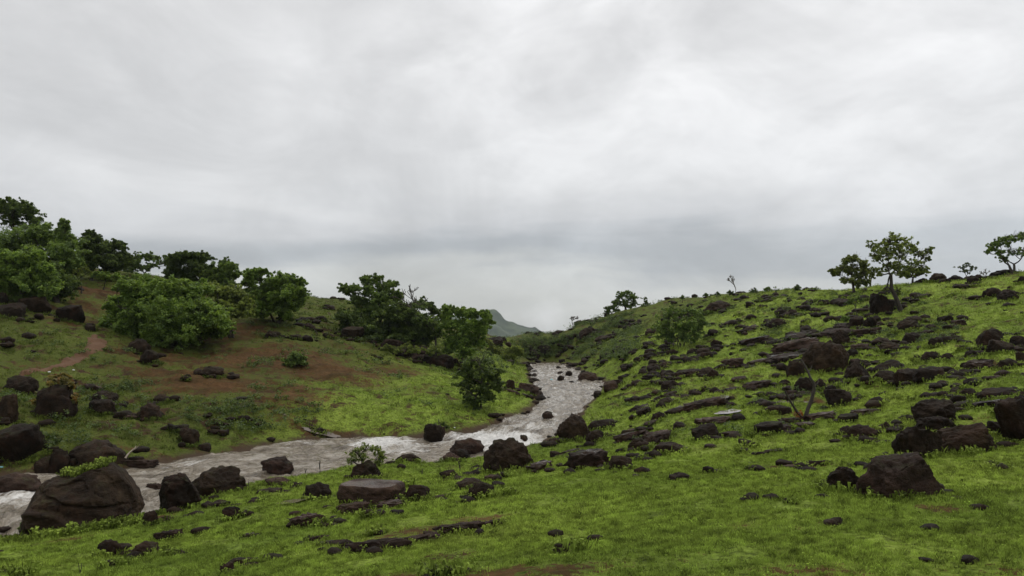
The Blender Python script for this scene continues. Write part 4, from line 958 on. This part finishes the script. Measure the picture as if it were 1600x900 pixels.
tree('dense dark tree filling the middle of the thicket', (640, 545), [(620, 482, 18), (640, 490, 18), (615, 505, 18), (640, 515, 20), (665, 505, 18), (600, 515, 16), (660, 525, 16), (625, 530, 16), (680, 520, 12)], mat='leaf_dark', leaf=.11, seed=17, Y=52, trunk=.14, clumps=34, group=G2, stems=2)
tree('low dark tree at the hill end of the thicket', (560, 530), [(545, 490, 12), (558, 500, 16), (545, 512, 14), (570, 512, 16), (585, 520, 14), (540, 500, 8), (535, 488, 6)], mat='leaf_dark', leaf=.11, seed=18, Y=52, clumps=28, group=G2, stems=3)
tree('flat dark canopied tree below the bare topped tree', (668, 530), [(645, 478, 8), (655, 474, 8), (668, 478, 9), (680, 486, 7), (640, 484, 6), (690, 495, 7)], mat='leaf_dark', leaf=.10, seed=19, Y=56, clumps=24, group=G2, fork=.6)
tree('drooping tree with bright hanging leaves at the stream end of the thicket', (722, 562), [(700, 482, 9), (720, 486, 10), (740, 488, 9), (758, 490, 8), (764, 502, 8), (705, 505, 16), (730, 508, 17), (752, 512, 13), (715, 528, 17), (740, 530, 14), (700, 540, 14), (726, 546, 12), (697, 492, 6)], mat='leaf_bright', leaf=.115, seed=20, Y=50, trunk=.11, clumps=22, group=G2)
tree('yellow green undergrowth bush under the thicket', (635, 552), [(620, 545, 7), (636, 542, 8), (650, 545, 7), (605, 542, 6), (675, 548, 8), (688, 545, 8)], name='bush', cat='bush', mat='leaf_olive', leaf=.1, seed=21, Y=48, clumps=14, group='bushes beside the stream', trunk=.04, stems=3)
tree('dark glossy bush standing alone on the stream bank', (748, 638), [(735, 562, 12), (755, 560, 11), (728, 580, 14), (750, 580, 18), (772, 582, 12), (730, 600, 16), (755, 602, 18), (775, 600, 9), (740, 618, 15), (762, 618, 12), (745, 630, 10)], name='bush', cat='bush', mat='leaf_dark', leaf=.075, seed=22, stems=4, trunk=.06, clumps=17, group='bushes beside the stream')
tree('little yellowish bush at the mouth of the valley', (800, 562), [(795, 548, 7), (806, 545, 7), (800, 555, 7), (788, 556, 6), (812, 552, 5)], name='bush', cat='bush', mat='leaf_olive', leaf=.12, seed=23, Y=62, clumps=20, group='bushes beside the stream', trunk=.05, stems=2)
tree('tawny green bush behind the valley mouth rocks', (752, 545), [(742, 533, 8), (755, 530, 8), (765, 536, 7), (770, 545, 7), (780, 548, 6), (745, 542, 7)], name='bush', cat='bush', mat='leaf_brown', leaf=.11, seed=24, Y=66, clumps=18, group='bushes beside the stream', trunk=.05, stems=2)
tree('small dark round bush alone on the red soil', (463, 574), [(458, 556, 9), (468, 558, 9), (462, 565, 10), (472, 566, 7), (452, 564, 7)], name='bush', cat='bush', mat='leaf', leaf=.09, seed=25, clumps=20, trunk=.03, group='bushes on the hillside', stems=3)
tree('tiny green bush above the red soil slope', (508, 552), [(505, 546, 5), (511, 547, 5)], name='bush', cat='bush', mat='leaf', leaf=.09, seed=26, clumps=12, trunk=.02, group='bushes on the hillside')
tree('bushy many stemmed tree alone on the grassy slope', (1066, 545), [(1042, 492, 10), (1058, 488, 10), (1075, 488, 10), (1092, 490, 9), (1040, 508, 13), (1060, 508, 15), (1082, 506, 13), (1098, 503, 9), (1050, 524, 13), (1072, 524, 13), (1036, 520, 8), (1090, 520, 8)], mat='leaf', leaf=.10, seed=27, stems=4, trunk=.08, clumps=12, per=22, group='trees on the grassy slope', cl_r=.34)
tree('dark small round bush at the foot of the stony slope', (1320, 505), [(1318, 498, 5), (1324, 498, 5)], name='bush', cat='bush', mat='leaf', leaf=.09, seed=28, clumps=9, trunk=.02, group='bushes on the grassy slope')
G3 = 'trees along the ridge'
tree('leafy tree with two trunks on the ridge above the valley', (978, 489), [(968, 462, 8), (980, 459, 8), (990, 464, 6), (965, 472, 7), (978, 470, 9), (992, 474, 5), (985, 478, 5)], mat='leaf', leaf=.13, Y=93, seed=29, stems=2, trunk=.16, way=[(977, 480)], clumps=12, group=G3, fork=.4)
tree('small bush leaning beside the ridge tree above the valley', (956, 492), [(950, 482, 5), (956, 478, 5), (962, 485, 5), (948, 487, 4)], name='bush', cat='bush', mat='leaf', leaf=.12, Y=93, seed=30, clumps=12, group=G3, trunk=.06)
tree('thin upright sapling next to the ridge tree', (1008, 483), [(1007, 466, 3.5), (1008, 472, 4), (1007, 478, 4), (1012, 475, 3)], name='sapling', mat='leaf_dark', leaf=.12, Y=90, seed=31, clumps=9, group=G3, trunk=.04)
tree('brownish round crowned tree on the ridge', (1336, 458), [(1325, 405, 8), (1338, 402, 9), (1348, 410, 8), (1316, 418, 8), (1332, 420, 14), (1348, 424, 11), (1322, 435, 9), (1338, 438, 11), (1306, 425, 6), (1300, 424, 4), (1352, 440, 6)], mat='leaf_brown', leaf=.105, Y=57, seed=32, trunk=.09, clumps=15, group=G3, fork=.5)
tree('tall leaning tree with open twisted crown above the boulders', (1410, 487), [(1362, 384, 9), (1378, 382, 10), (1394, 372, 9), (1408, 376, 10), (1424, 384, 10), (1368, 400, 10), (1390, 396, 13), (1412, 398, 14), (1436, 395, 9), (1448, 400, 6), (1385, 415, 8), (1405, 415, 12), (1428, 412, 11), (1444, 418, 6), (1376, 428, 5), (1384, 455, 5), (1402, 456, 5), (1400, 388, 9), (1408, 428, 6), (1452, 390, 5)], mat='leaf_olive', leaf=.095, seed=33, trunk=.105, clumps=9, per=18, group=G3, way=[(1402, 470), (1393, 450), (1392, 428)], cl_r=.33, hollow=.3)
tree('slim stemmed tree standing between the ridge trees', (1361, 452), [(1355, 423, 7), (1364, 425, 6), (1360, 432, 5), (1368, 420, 5)], mat='leaf_brown', leaf=.1, Y=62, seed=34, trunk=.07, clumps=12, group=G3, fork=.6)
tree('low spreading tree behind the leaning tree', (1424, 447), [(1412, 424, 7), (1425, 420, 8), (1437, 424, 7), (1446, 424, 5), (1418, 430, 6), (1432, 430, 5)], mat='leaf_olive', leaf=.1, Y=58, seed=35, trunk=.08, clumps=14, group=G3, fork=.6)
tree('feathery green sapling growing among stones under the ridge', (1338, 487), [(1332, 470, 5), (1342, 467, 5), (1348, 473, 5), (1336, 477, 4), (1325, 473, 4)], name='sapling', mat='leaf', leaf=.08, Y=44, seed=36, trunk=.03, clumps=9, per=14, group='saplings on the slopes')
tree('open crowned tree at the edge of the view on the ridge', (1584, 424), [(1550, 385, 7), (1560, 378, 8), (1575, 372, 9), (1590, 368, 9), (1605, 372, 12), (1562, 395, 7), (1580, 390, 11), (1600, 392, 11), (1545, 392, 4), (1568, 404, 5), (1615, 395, 14)], mat='leaf', leaf=.10, Y=50, seed=37, trunk=.13, clumps=9, per=18, group=G3, stems=2, fork=.35)
tree('pale leafed sapling on the crest beside the dark rocks', (1511, 434), [(1503, 418, 4), (1511, 414, 5), (1519, 418, 4), (1508, 424, 4), (1516, 424, 4)], name='sapling', mat='leaf_grey', leaf=.10, Y=54, seed=38, trunk=.04, clumps=9, per=12, group=G3, stems=2)
for k, (u, v, s_, mt, lb) in enumerate([(1120, 463, 3, 'leaf', 'tiny round tuft of scrub low on the crest'), (1103, 464, 2.5, 'leaf', 'very small scrub tuft lowest on the crest'), (1178, 458, 4, 'leaf_dark', 'dark scrub beside the dead stump on the crest'), (1200, 456, 3.5, 'leaf', 'flat topped scrub on the crest past the stump'), (1212, 456, 3, 'leaf', 'small scrub at the ridge side of the flat topped one'),
        (1246, 455, 4, 'leaf_dark', 'spindly scrub on the crest midway to the ridge trees'), (1276, 454, 3, 'leaf', 'small leafy tuft on the crest near the brownish tree'), (1140, 461, 3, 'leaf_dark', 'low dark scrub under the bare ridge sapling'), (1066, 468, 2.5, 'leaf', 'leaning little tuft where the crest drops')]):
    tree(lb, (u, v), [(u - s_ * .7, v - s_ * 1.1, s_), (u + s_ * .8, v - s_ * 1.0, s_ * .9), (u, v - s_ * 1.9, s_ * .7)], name='bush', cat='bush', mat=mt, leaf=.12, Y=72 + (1200 - u) * .07, seed=60 + k, clumps=7, per=16, trunk=.04, group='scrub along the crest')
tree('twiggy half bare bush growing over a rock at the water edge', (572, 745), [(555, 705, 9), (572, 700, 9), (590, 705, 9), (548, 718, 8), (566, 718, 11), (588, 720, 10), (578, 732, 10), (556, 734, 8), (598, 714, 6)], name='bush', cat='bush', mat='leaf_olive', leaf=.035, seed=41, stems=6, trunk=.022, clumps=9, per=14, group='bushes beside the stream', fork=.25, cl_r=.4)
tree('yellow and rust coloured big leafed shrub among dark rocks', (92, 652), [(80, 592, 7), (95, 590, 8), (108, 600, 6), (68, 622, 7), (58, 630, 6), (95, 605, 8), (115, 620, 6), (105, 650, 6), (88, 610, 6), (75, 635, 5)], name='shrub', cat='shrub', mat='leaf_yellow', leaf=.16, seed=42, stems=3, trunk=.03, clumps=7, per=6, group=None, fork=.3, cl_r=.6)
tree('small pale grey leafed plant above the bank boulder', (36, 678), [(30, 668, 5), (38, 665, 6), (46, 668, 5), (36, 673, 6)], name='plant', cat='plant', mat='leaf_grey', leaf=.06, seed=43, trunk=.015, clumps=10, per=14, fork=.3)
tree('leafy weed with broad leaves beside the giant boulder', (38, 842), [(36, 818, 4), (30, 830, 5), (42, 832, 4), (26, 838, 4)], name='plant', cat='plant', mat='leaf', leaf=.05, seed=44, trunk=.008, clumps=5, per=7, fork=.4)
tree('slender leafy sapling above the small round bush', (492, 535), [(488, 512, 4), (494, 518, 4), (490, 524, 4), (496, 528, 3)], name='sapling', mat='leaf', leaf=.07, seed=45, trunk=.02, clumps=6, per=8, group='saplings on the slopes')
tree('low dark bush by the leaning stick above the stream', (690, 676), [(678, 664, 5), (690, 662, 5), (684, 668, 6), (697, 668, 4)], name='bush', cat='bush', mat='leaf_dark', leaf=.05, seed=46, trunk=.015, clumps=12, per=16, group='bushes beside the stream')

# bare trees
def bare(label, base, height_px, Y=None, seed=0, r=0.05, spread=0.55, name='bare_tree', cat='bare tree', mat='grey_bark', levels=4, group='leafless trees', lean=(0, 0), tuft=None):
    rng = np.random.default_rng(seed)
    if Y is None: P0 = hit([base[0]], [base[1]])[0]
    else: P0 = px_at(base[0], base[1], Y); P0[2] = float(height(P0[0:1], P0[1:2])[0])
    H = height_px * P0[1] / F; root = empty(name, tuple(P0)); wd = Wood()
    def grow(p, d, L, rr_, lv):
        q_ = p + d * L; c = curve(p, q_, rng, 0.10, 5); wd.add(c, max(rr_, 0.00042 * P0[1]), max(rr_ * 0.6, 0.00034 * P0[1]), 5)
        if lv == 0: return
        for k in range(2 if lv > 2 else 3):
            nd = d + rng.normal(size=3) * spread * np.array([1, 1, 0.7]); nd[2] += 0.1; nd /= np.linalg.norm(nd)
            s = c[-1] if k < 2 else c[3]
            grow(s, nd, L * rng.uniform(0.6, 0.85), rr_ * 0.6, lv - 1)
    d0 = np.array([lean[0], lean[1], 1.0]); d0 /= np.linalg.norm(d0)
    grow(P0 - np.array([0, 0, .1]), d0, H * 0.36, r, levels)
    me = wd.mesh('trunk', M[mat]); me.transform(Matrix.Translation(-Vector(tuple(P0)))); link('trunk', me, root)
    tag(root, label, cat, group); return root
bare('leafless topped tree rising out of the dark thicket', (678, 535), 112, Y=51, seed=3, r=.09, levels=5, spread=.5, mat='bark')
bare('bare pale sapling on the ridge beside the scrub', (1150, 460), 34, Y=74, seed=4, r=.035, levels=4, spread=.35)
bare('leafless bushy sapling low on the valley shoulder', (895, 507), 22, Y=97, seed=5, r=.04, levels=4, spread=.6)
bare('small leafless tree between the pale sapling and the edge tree', (1538, 432), 24, Y=52, seed=6, r=.03, levels=3, spread=.65)
bare('short dead stump with a crooked limb on the crest', (1185, 459), 11, Y=73, seed=7, r=.09, levels=1, spread=.8, mat='bark', name='dead_stump', cat='stump')
bare('thin leaning dead stick above the far water edge', (692, 672), 34, seed=8, r=.025, levels=1, spread=.25, mat='bark', lean=(-.35, 0), name='dead_stick', cat='stick')
for k, (u, v, h_, lb) in enumerate([(500, 742, 46, 'thin dry stalk before the stream near the brown water rock'), (477, 745, 26, 'shorter dry stalk on the near bank beside the tall one'), (125, 897, 50, 'thin dry stalk standing in the grass below the giant boulder'), (1086, 640, 38, 'thin dry stalk standing on the puddled rock shelf'), (718, 742, 40, 'thin dry stalk beside the rocks of the white rapid'), (430, 760, 30, 'dry weed stalk behind the dark rock on the near bank'), (660, 745, 26, 'dry weed stalk beside the low rock in the rapid'), (388, 765, 30, 'dark flower headed stalk beside the smooth dome rock')]):
    bare(lb, (u, v), h_, seed=20 + k, r=.006, levels=1, spread=.12, name='dry_stalk', cat='stalk', mat='bark', group='dry stalks near the stream')
# the forked dead branch with rusty leaves at its foot
P0 = hit([1256], [660])[0]; root = empty('dead_branch', tuple(P0)); rng = np.random.default_rng(2); wd = Wood(); L0 = Vector(tuple(P0))
def pxp(u, v, dy=0): return px_at(u, v, P0[1] + dy)
wd.add(np.array([pxp(1258, 664), pxp(1259, 650), pxp(1262, 640), pxp(1268, 625), pxp(1272, 610), pxp(1272, 600), pxp(1266, 590), pxp(1262, 580, .1), pxp(1257, 570, .1), pxp(1252, 562, .2)]), .05, .014, 6)
wd.add(np.array([pxp(1258, 660), pxp(1252, 652), pxp(1245, 643), pxp(1238, 632, -.1), pxp(1231, 620, -.2), pxp(1226, 609, -.2)]), .04, .014, 6)
wd.add(np.array([pxp(1240, 635), pxp(1240, 628), pxp(1241, 622)]), .01, .004, 5)
wd.add(np.array([pxp(1262, 582, .1), pxp(1267, 577, .2), pxp(1269, 570, .3)]), .010, .004, 5)
wd.add(np.array([pxp(1272, 604), pxp(1278, 598, .1), pxp(1280, 590, .2)]), .012, .004, 5)
wd.add(np.array([pxp(1257, 661), pxp(1240, 664, -.3), pxp(1225, 660, -.4)]), .02, .006, 5)
me = wd.mesh('branch', M['bark']); me.transform(Matrix.Translation(-L0)); link('branch', me, root)
cs = np.array([pxp(1246, 648), pxp(1252, 651), pxp(1243, 645), pxp(1258, 655), pxp(1250, 646, .15)])
V, Fc, tone = leaves(cs, np.full(5, .09), 14, .05, rng)
me = mesh_np('dry_leaves', V, Fc, M['leaf_rust'], False, {'tone': tone}); me.transform(Matrix.Translation(-L0)); link('dry_leaves', me, root)
tag(root, 'dead forked branch standing upright with rusty leaves at its foot', 'branch')
# driftwood on the far bank
for k, (a, b, lb) in enumerate([((195, 722), (208, 712), 'pale driftwood branch at the water edge behind the giant boulder'), ((197, 716), (212, 706), 'thinner pale driftwood stick lying across the larger one')]):
    pa, pb = hit([a[0], b[0]], [a[1], b[1]]); wd = Wood(); pa[2] += .06; pb[2] += .18
    wd.add(curve(pa, pb, np.random.default_rng(k), .15), .035 - .01 * k, .012, 6); pm = (pa + pb) / 2
    wd.add(curve(pm, pm + np.array([.2, .1, .2]), np.random.default_rng(k + 5), .1), .015, .006, 5)
    tag(link('driftwood', wd.mesh('driftwood', M['wood'])), lb, 'driftwood', 'driftwood on the far bank')
# litter
for k, (u, v, s_, mt, lb) in enumerate([(115, 583, 4, 'white', 'white scrap of litter beside the footpath'), (77, 588, 5, 'white', 'white flat litter at the low end of the footpath'), (710, 669, 4, 'white', 'white crumpled litter on the bank below the dark bush'), (683, 622, 2.5, 'white', 'tiny white scrap on the open bank grass'), (217, 703, 3, 'white', 'white scrap among the driftwood'), (445, 650, 6, 'wood', 'pale curved scrap lying on the red soil'), (862, 594, 4, 'blue', 'blue plastic scrap caught in the stream riffle'), (2, 731, 5, 'blue', 'faded blue plastic scrap in the grass at the edge of the view'), (709, 607, 2.5, 'white', 'white scrap behind the dark bank bush')]):
    p = hit([u], [v])[0]; 
    if stream_sd(p[0:1], p[1:2])[0] < 0: p = hit_water(np.array([u]), np.array([v]))[0]
    V, Fc = ICO[2]; V = V * (1 + 0.5 * fbm(V[:, 0] * 2 + k, V[:, 1] * 2, V[:, 2] * 2, 3))[:, None]; s2 = s_ * p[1] / F * .5
    o = link('litter_scrap', mesh_np('litter_scrap', V, Fc, M[mt], False)); o.location = (p[0], p[1], p[2] + s2 * .4); o.scale = (s2, s2 * .8, s2 * .5)
    tag(o, lb, 'litter', 'scraps of litter')

# ------------------------------------------------------------------ grass and ground cover (instanced tufts)
def tuft(seed, nb, hmin, hmax, wid, spread, broad=False):
    rng = np.random.default_rng(seed); V = []; Fc = []; tn = []; n = 0
    for b in range(nb):
        a = rng.uniform(0, 6.28); r = spread * math.sqrt(rng.random()); x, y = r * math.cos(a), r * math.sin(a)
        h = rng.uniform(hmin, hmax); ln = rng.uniform(0.1, 0.9) * h; a2 = rng.uniform(0, 6.28); dx, dy = math.cos(a2), math.sin(a2)
        w_ = wid * rng.uniform(.7, 1.3); sx, sy = -dy * w_, dx * w_
        if broad:
            c = np.array([x, y, h * .8]); tl = h * .5
            V += [(x, y, 0), (x + dx * tl * .5 + sx, y + dy * tl * .5 + sy, h), (x + dx * tl * 1.2, y + dy * tl * 1.2, h * .85), (x + dx * tl * .5 - sx, y + dy * tl * .5 - sy, h)]
        else:
            V += [(x - sx * .5, y - sy * .5, -.005), (x + sx * .5, y + sy * .5, -.005), (x + dx * ln * .5 + sx * .35, y + dy * ln * .5 + sy * .35, h * .65), (x + dx * ln, y + dy * ln, h)]
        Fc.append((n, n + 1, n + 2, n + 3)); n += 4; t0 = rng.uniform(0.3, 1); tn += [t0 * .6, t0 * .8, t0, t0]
    return mesh_np('tuft', np.array(V), np.array(Fc), M['blade'], False, {'tone': np.array(tn)})
def scatter_object(name, label, P, scl, rot, tufts, dull=None):
    """one object whose points carry grass tufts"""
    me = bpy.data.meshes.new(name); me.vertices.add(len(P)); me.vertices.foreach_set('co', P.astype(np.float32).ravel())
    a = me.attributes.new('scl', 'FLOAT', 'POINT'); a.data.foreach_set('value', scl.astype(np.float32))
    a = me.attributes.new('rot', 'FLOAT_VECTOR', 'POINT'); a.data.foreach_set('vector', rot.astype(np.float32).ravel())
    a = me.attributes.new('dull', 'FLOAT', 'POINT'); a.data.foreach_set('value', (np.zeros(len(P)) if dull is None else dull).astype(np.float32))
    o = link(name, me); tag(o, label, kind='stuff')
    src = bpy.data.collections.new(name + '_source')
    for tm in tufts: src.objects.link(bpy.data.objects.new('tuft', tm))
    ng = bpy.data.node_groups.new(name, 'GeometryNodeTree')
    ng.interface.new_socket('Geometry', in_out='INPUT', socket_type='NodeSocketGeometry'); ng.interface.new_socket('Geometry', in_out='OUTPUT', socket_type='NodeSocketGeometry')
    N_ = ng.nodes; gi = N_.new('NodeGroupInput'); go = N_.new('NodeGroupOutput'); ip = N_.new('GeometryNodeInstanceOnPoints'); ci = N_.new('GeometryNodeCollectionInfo')
    ci.inputs['Collection'].default_value = src; ci.inputs['Separate Children'].default_value = True; ci.inputs['Reset Children'].default_value = True
    ip.inputs['Pick Instance'].default_value = True
    a1 = N_.new('GeometryNodeInputNamedAttribute'); a1.data_type = 'FLOAT'; a1.inputs['Name'].default_value = 'scl'
    a2 = N_.new('GeometryNodeInputNamedAttribute'); a2.data_type = 'FLOAT_VECTOR'; a2.inputs['Name'].default_value = 'rot'
    L = ng.links; L.new(gi.outputs[0], ip.inputs['Points']); L.new(ci.outputs[0], ip.inputs['Instance'])
    L.new(a1.outputs[0], ip.inputs['Scale']); L.new(a2.outputs[0], ip.inputs['Rotation']); L.new(ip.outputs[0], go.inputs[0])
    md = o.modifiers.new('scatter', 'NODES'); md.node_group = ng
    return o
rng = np.random.default_rng(21)
def field(n, r0, r1, power=2.0):
    a = rng.uniform(R(-47), R(47), n); r = (r0 ** power + rng.random(n) * (r1 ** power - r0 ** power)) ** (1 / power)
    return np.sin(a) * r, np.cos(a) * r
bands = [(3.4, 8, 1250, 0.8), (8, 14, 600, 1.0), (14, 24, 190, 1.4), (24, 45, 32, 2.6), (45, 80, 7, 4.0)]
PX, PY, PSC = [], [], []
for r0, r1, dens, sc in bands:
    n = int(dens * 0.5 * (r1 ** 2 - r0 ** 2) * R(94)); x, y = field(n, r0, r1); PX.append(x); PY.append(y); PSC.append(np.full(n, sc) * rng.uniform(.7, 1.35, n))
x = np.concatenate(PX); y = np.concatenate(PY); sc = np.concatenate(PSC)
soil_n = attr_at(soil_a, x, y); sd_ = attr_at(GSD, x, y)
cov = fbm(x * 1.3, y * 1.3, o=4); dl0 = attr_at(dull_a, x, y)
ok = (sd_ > 0.25) & (soil_n + cov * 0.35 + dl0 * 0.18 + rng.normal(0, .2, len(x)) < 0.36) & (cov + rng.normal(0, .25, len(x)) > -0.38)
far_ = np.hypot(x, y)
x, y, sc, cov, dl = x[ok], y[ok], sc[ok], cov[ok], attr_at(dull_a, x[ok], y[ok])
sc = sc * np.clip(1 + cov * .5, .55, 1.5)
P = np.stack([x, y, height(x, y)], -1)
rot = np.stack([rng.normal(0, .15, len(x)), rng.normal(0, .15, len(x)), rng.uniform(0, 6.28, len(x))], -1)
T_ = [tuft(1, 14, .015, .042, .0035, .035), tuft(2, 16, .012, .035, .0035, .04), tuft(3, 12, .02, .05, .003, .03), tuft(4, 10, .010, .025, .005, .04, True), tuft(5, 14, .012, .034, .0035, .045), tuft(6, 14, .015, .04, .005, .05)]
scatter_object('meadow_grass', 'short bright green grass covering the near meadow and slopes', P, sc, rot, T_, dl)
print('grass', len(P))
# taller weeds round the rocks and along the banks
RX, RY, RS = [], [], []
for i, r in enumerate(rocks):
    if sdr[i] < 0.2: continue
    W = r[2] * RP[i, 1] / F; n = int((6 + W * 10) if r[4] == 'slab' else (10 + W * 26)); a = rng.uniform(math.pi * 0.95, 2.05 * math.pi, n)
    RX.append(RP[i, 0] + np.cos(a) * W * rng.uniform(.42, .65, n)); RY.append(RP[i, 1] + W * .38 + np.sin(a) * W * .5 * rng.uniform(.8, 1.2, n)); RS.append(np.full(n, (0.7 if r[4] == 'slab' else 1.15) + RP[i, 1] / 45) * rng.uniform(.7, 1.5, n))
a = rng.uniform(math.pi, 2 * math.pi, 260); RX.append(giant.location.x + np.cos(a) * Wb * .52); RY.append(giant.location.y + np.sin(a) * Wb * .46 - rng.uniform(0, .25, 260)); RS.append(rng.uniform(1.4, 2.8, 260))
gv = np.array([v_.co[:] for v_ in giant.data.vertices]); gk = (gv[:, 2] > .68) & (np.abs(gv[:, 0] + .02) < .36) & (gv[:, 1] > -.15) & (gv[:, 1] < .5)
gp_ = gv[gk][::3] * np.array(giant.scale) + np.array(giant.location); gp_ = gp_[np.random.default_rng(1).permutation(len(gp_))[:260]]
x = np.concatenate(RX); y = np.concatenate(RY); s_ = np.concatenate(RS); ok = stream_sd(x, y) > .1; x, y, s_ = x[ok], y[ok], s_[ok]
P = np.vstack([np.stack([x, y, height(x, y)], -1), gp_]); s_ = np.append(s_, np.full(len(gp_), 1.7)); x, y = P[:, 0], P[:, 1]; rot = np.stack([rng.normal(0, .2, len(x)), rng.normal(0, .2, len(x)), rng.uniform(0, 6.28, len(x))], -1)
scatter_object('bank_weeds', 'longer grass and weeds growing round the stones', P, s_, rot, [tuft(11, 16, .03, .075, .004, .05), tuft(12, 12, .02, .055, .009, .06, True), tuft(13, 12, .03, .06, .008, .05, True)], np.clip(attr_at(dull_a, x, y) * .8 + .3, 0, 1))

# dark low scrub on the slopes
def scrub_mesh(seed, n=120):
    rng = np.random.default_rng(seed); c = rng.normal(size=(9, 3)) * np.array([.5, .5, .12]) + np.array([0, 0, .22])
    V, Fc, tone = leaves(c, np.full(9, .24), n // 9, .10, rng, tone0=.4); return mesh_np('scrub', V, Fc, M['leaf_dark'], False, {'tone': tone})
rngs = np.random.default_rng(41)
def spots(n, box, thr, fx=.3, sx=0):
    u = rngs.uniform(box[0], box[1], n); v = rngs.uniform(box[2], box[3], n); P = hit(u, v); uu, vv = to_px(P)
    ok = (np.abs(vv - v) < 4) & (stream_sd(P[:, 0], P[:, 1]) > .8) & (fbm(P[:, 0] * fx + sx, P[:, 1] * fx, o=3) > thr); return P[ok]
SC = [(spots(1900, (815, 1000, 490, 562), -.05), .55), (spots(1500, (960, 1500, 455, 540), .05), .4), (spots(500, (0, 700, 500, 680), .12), .42), (spots(260, (380, 800, 470, 600), .1), .6), (spots(200, (0, 420, 600, 700), -.05), .45), (spots(260, (700, 1300, 590, 700), .2), .28), (spots(160, (720, 830, 525, 570), -.4), .6)]
P = np.vstack([a for a, b in SC]); s_ = np.concatenate([np.full(len(a), b) * rngs.uniform(.5, 1.35, len(a)) for a, b in SC])
rot = np.stack([rngs.normal(0, .1, len(P)), rngs.normal(0, .1, len(P)), rngs.uniform(0, 6.28, len(P))], -1)
scatter_object('low_scrub_weeds', 'dark low scrub and weeds dotted over the slopes', P, s_, rot, [scrub_mesh(1), scrub_mesh(2), scrub_mesh(3)])
print('scrub', len(P))

# ------------------------------------------------------------------ haze
m = bpy.data.materials.new('haze'); m.use_nodes = True; t = NT(m.node_tree); t.n.clear()
o_ = t.new('ShaderNodeOutputMaterial'); pv = t.new('ShaderNodeVolumePrincipled'); pv.inputs['Color'].default_value = (0.80, 0.88, 0.95, 1); pv.inputs['Density'].default_value = 0.00015
t.link(pv.outputs[0], o_.inputs['Volume'])
xs = (-2400, 2400); ys = (-2400, 2400); zs = (-60, 90)
V = np.array([(a, b, c) for a in xs for b in ys for c in zs], float)
Fc = np.array([(0, 1, 3, 2), (4, 6, 7, 5), (0, 4, 5, 1), (2, 3, 7, 6), (0, 2, 6, 4), (1, 5, 7, 3)])
tag(link('haze', mesh_np('haze', V, Fc, m, False)), 'pale damp haze filling the air', kind='stuff')
print('rocks', NROCK, 'tree leaves', sum(a[2] for a in TREES))
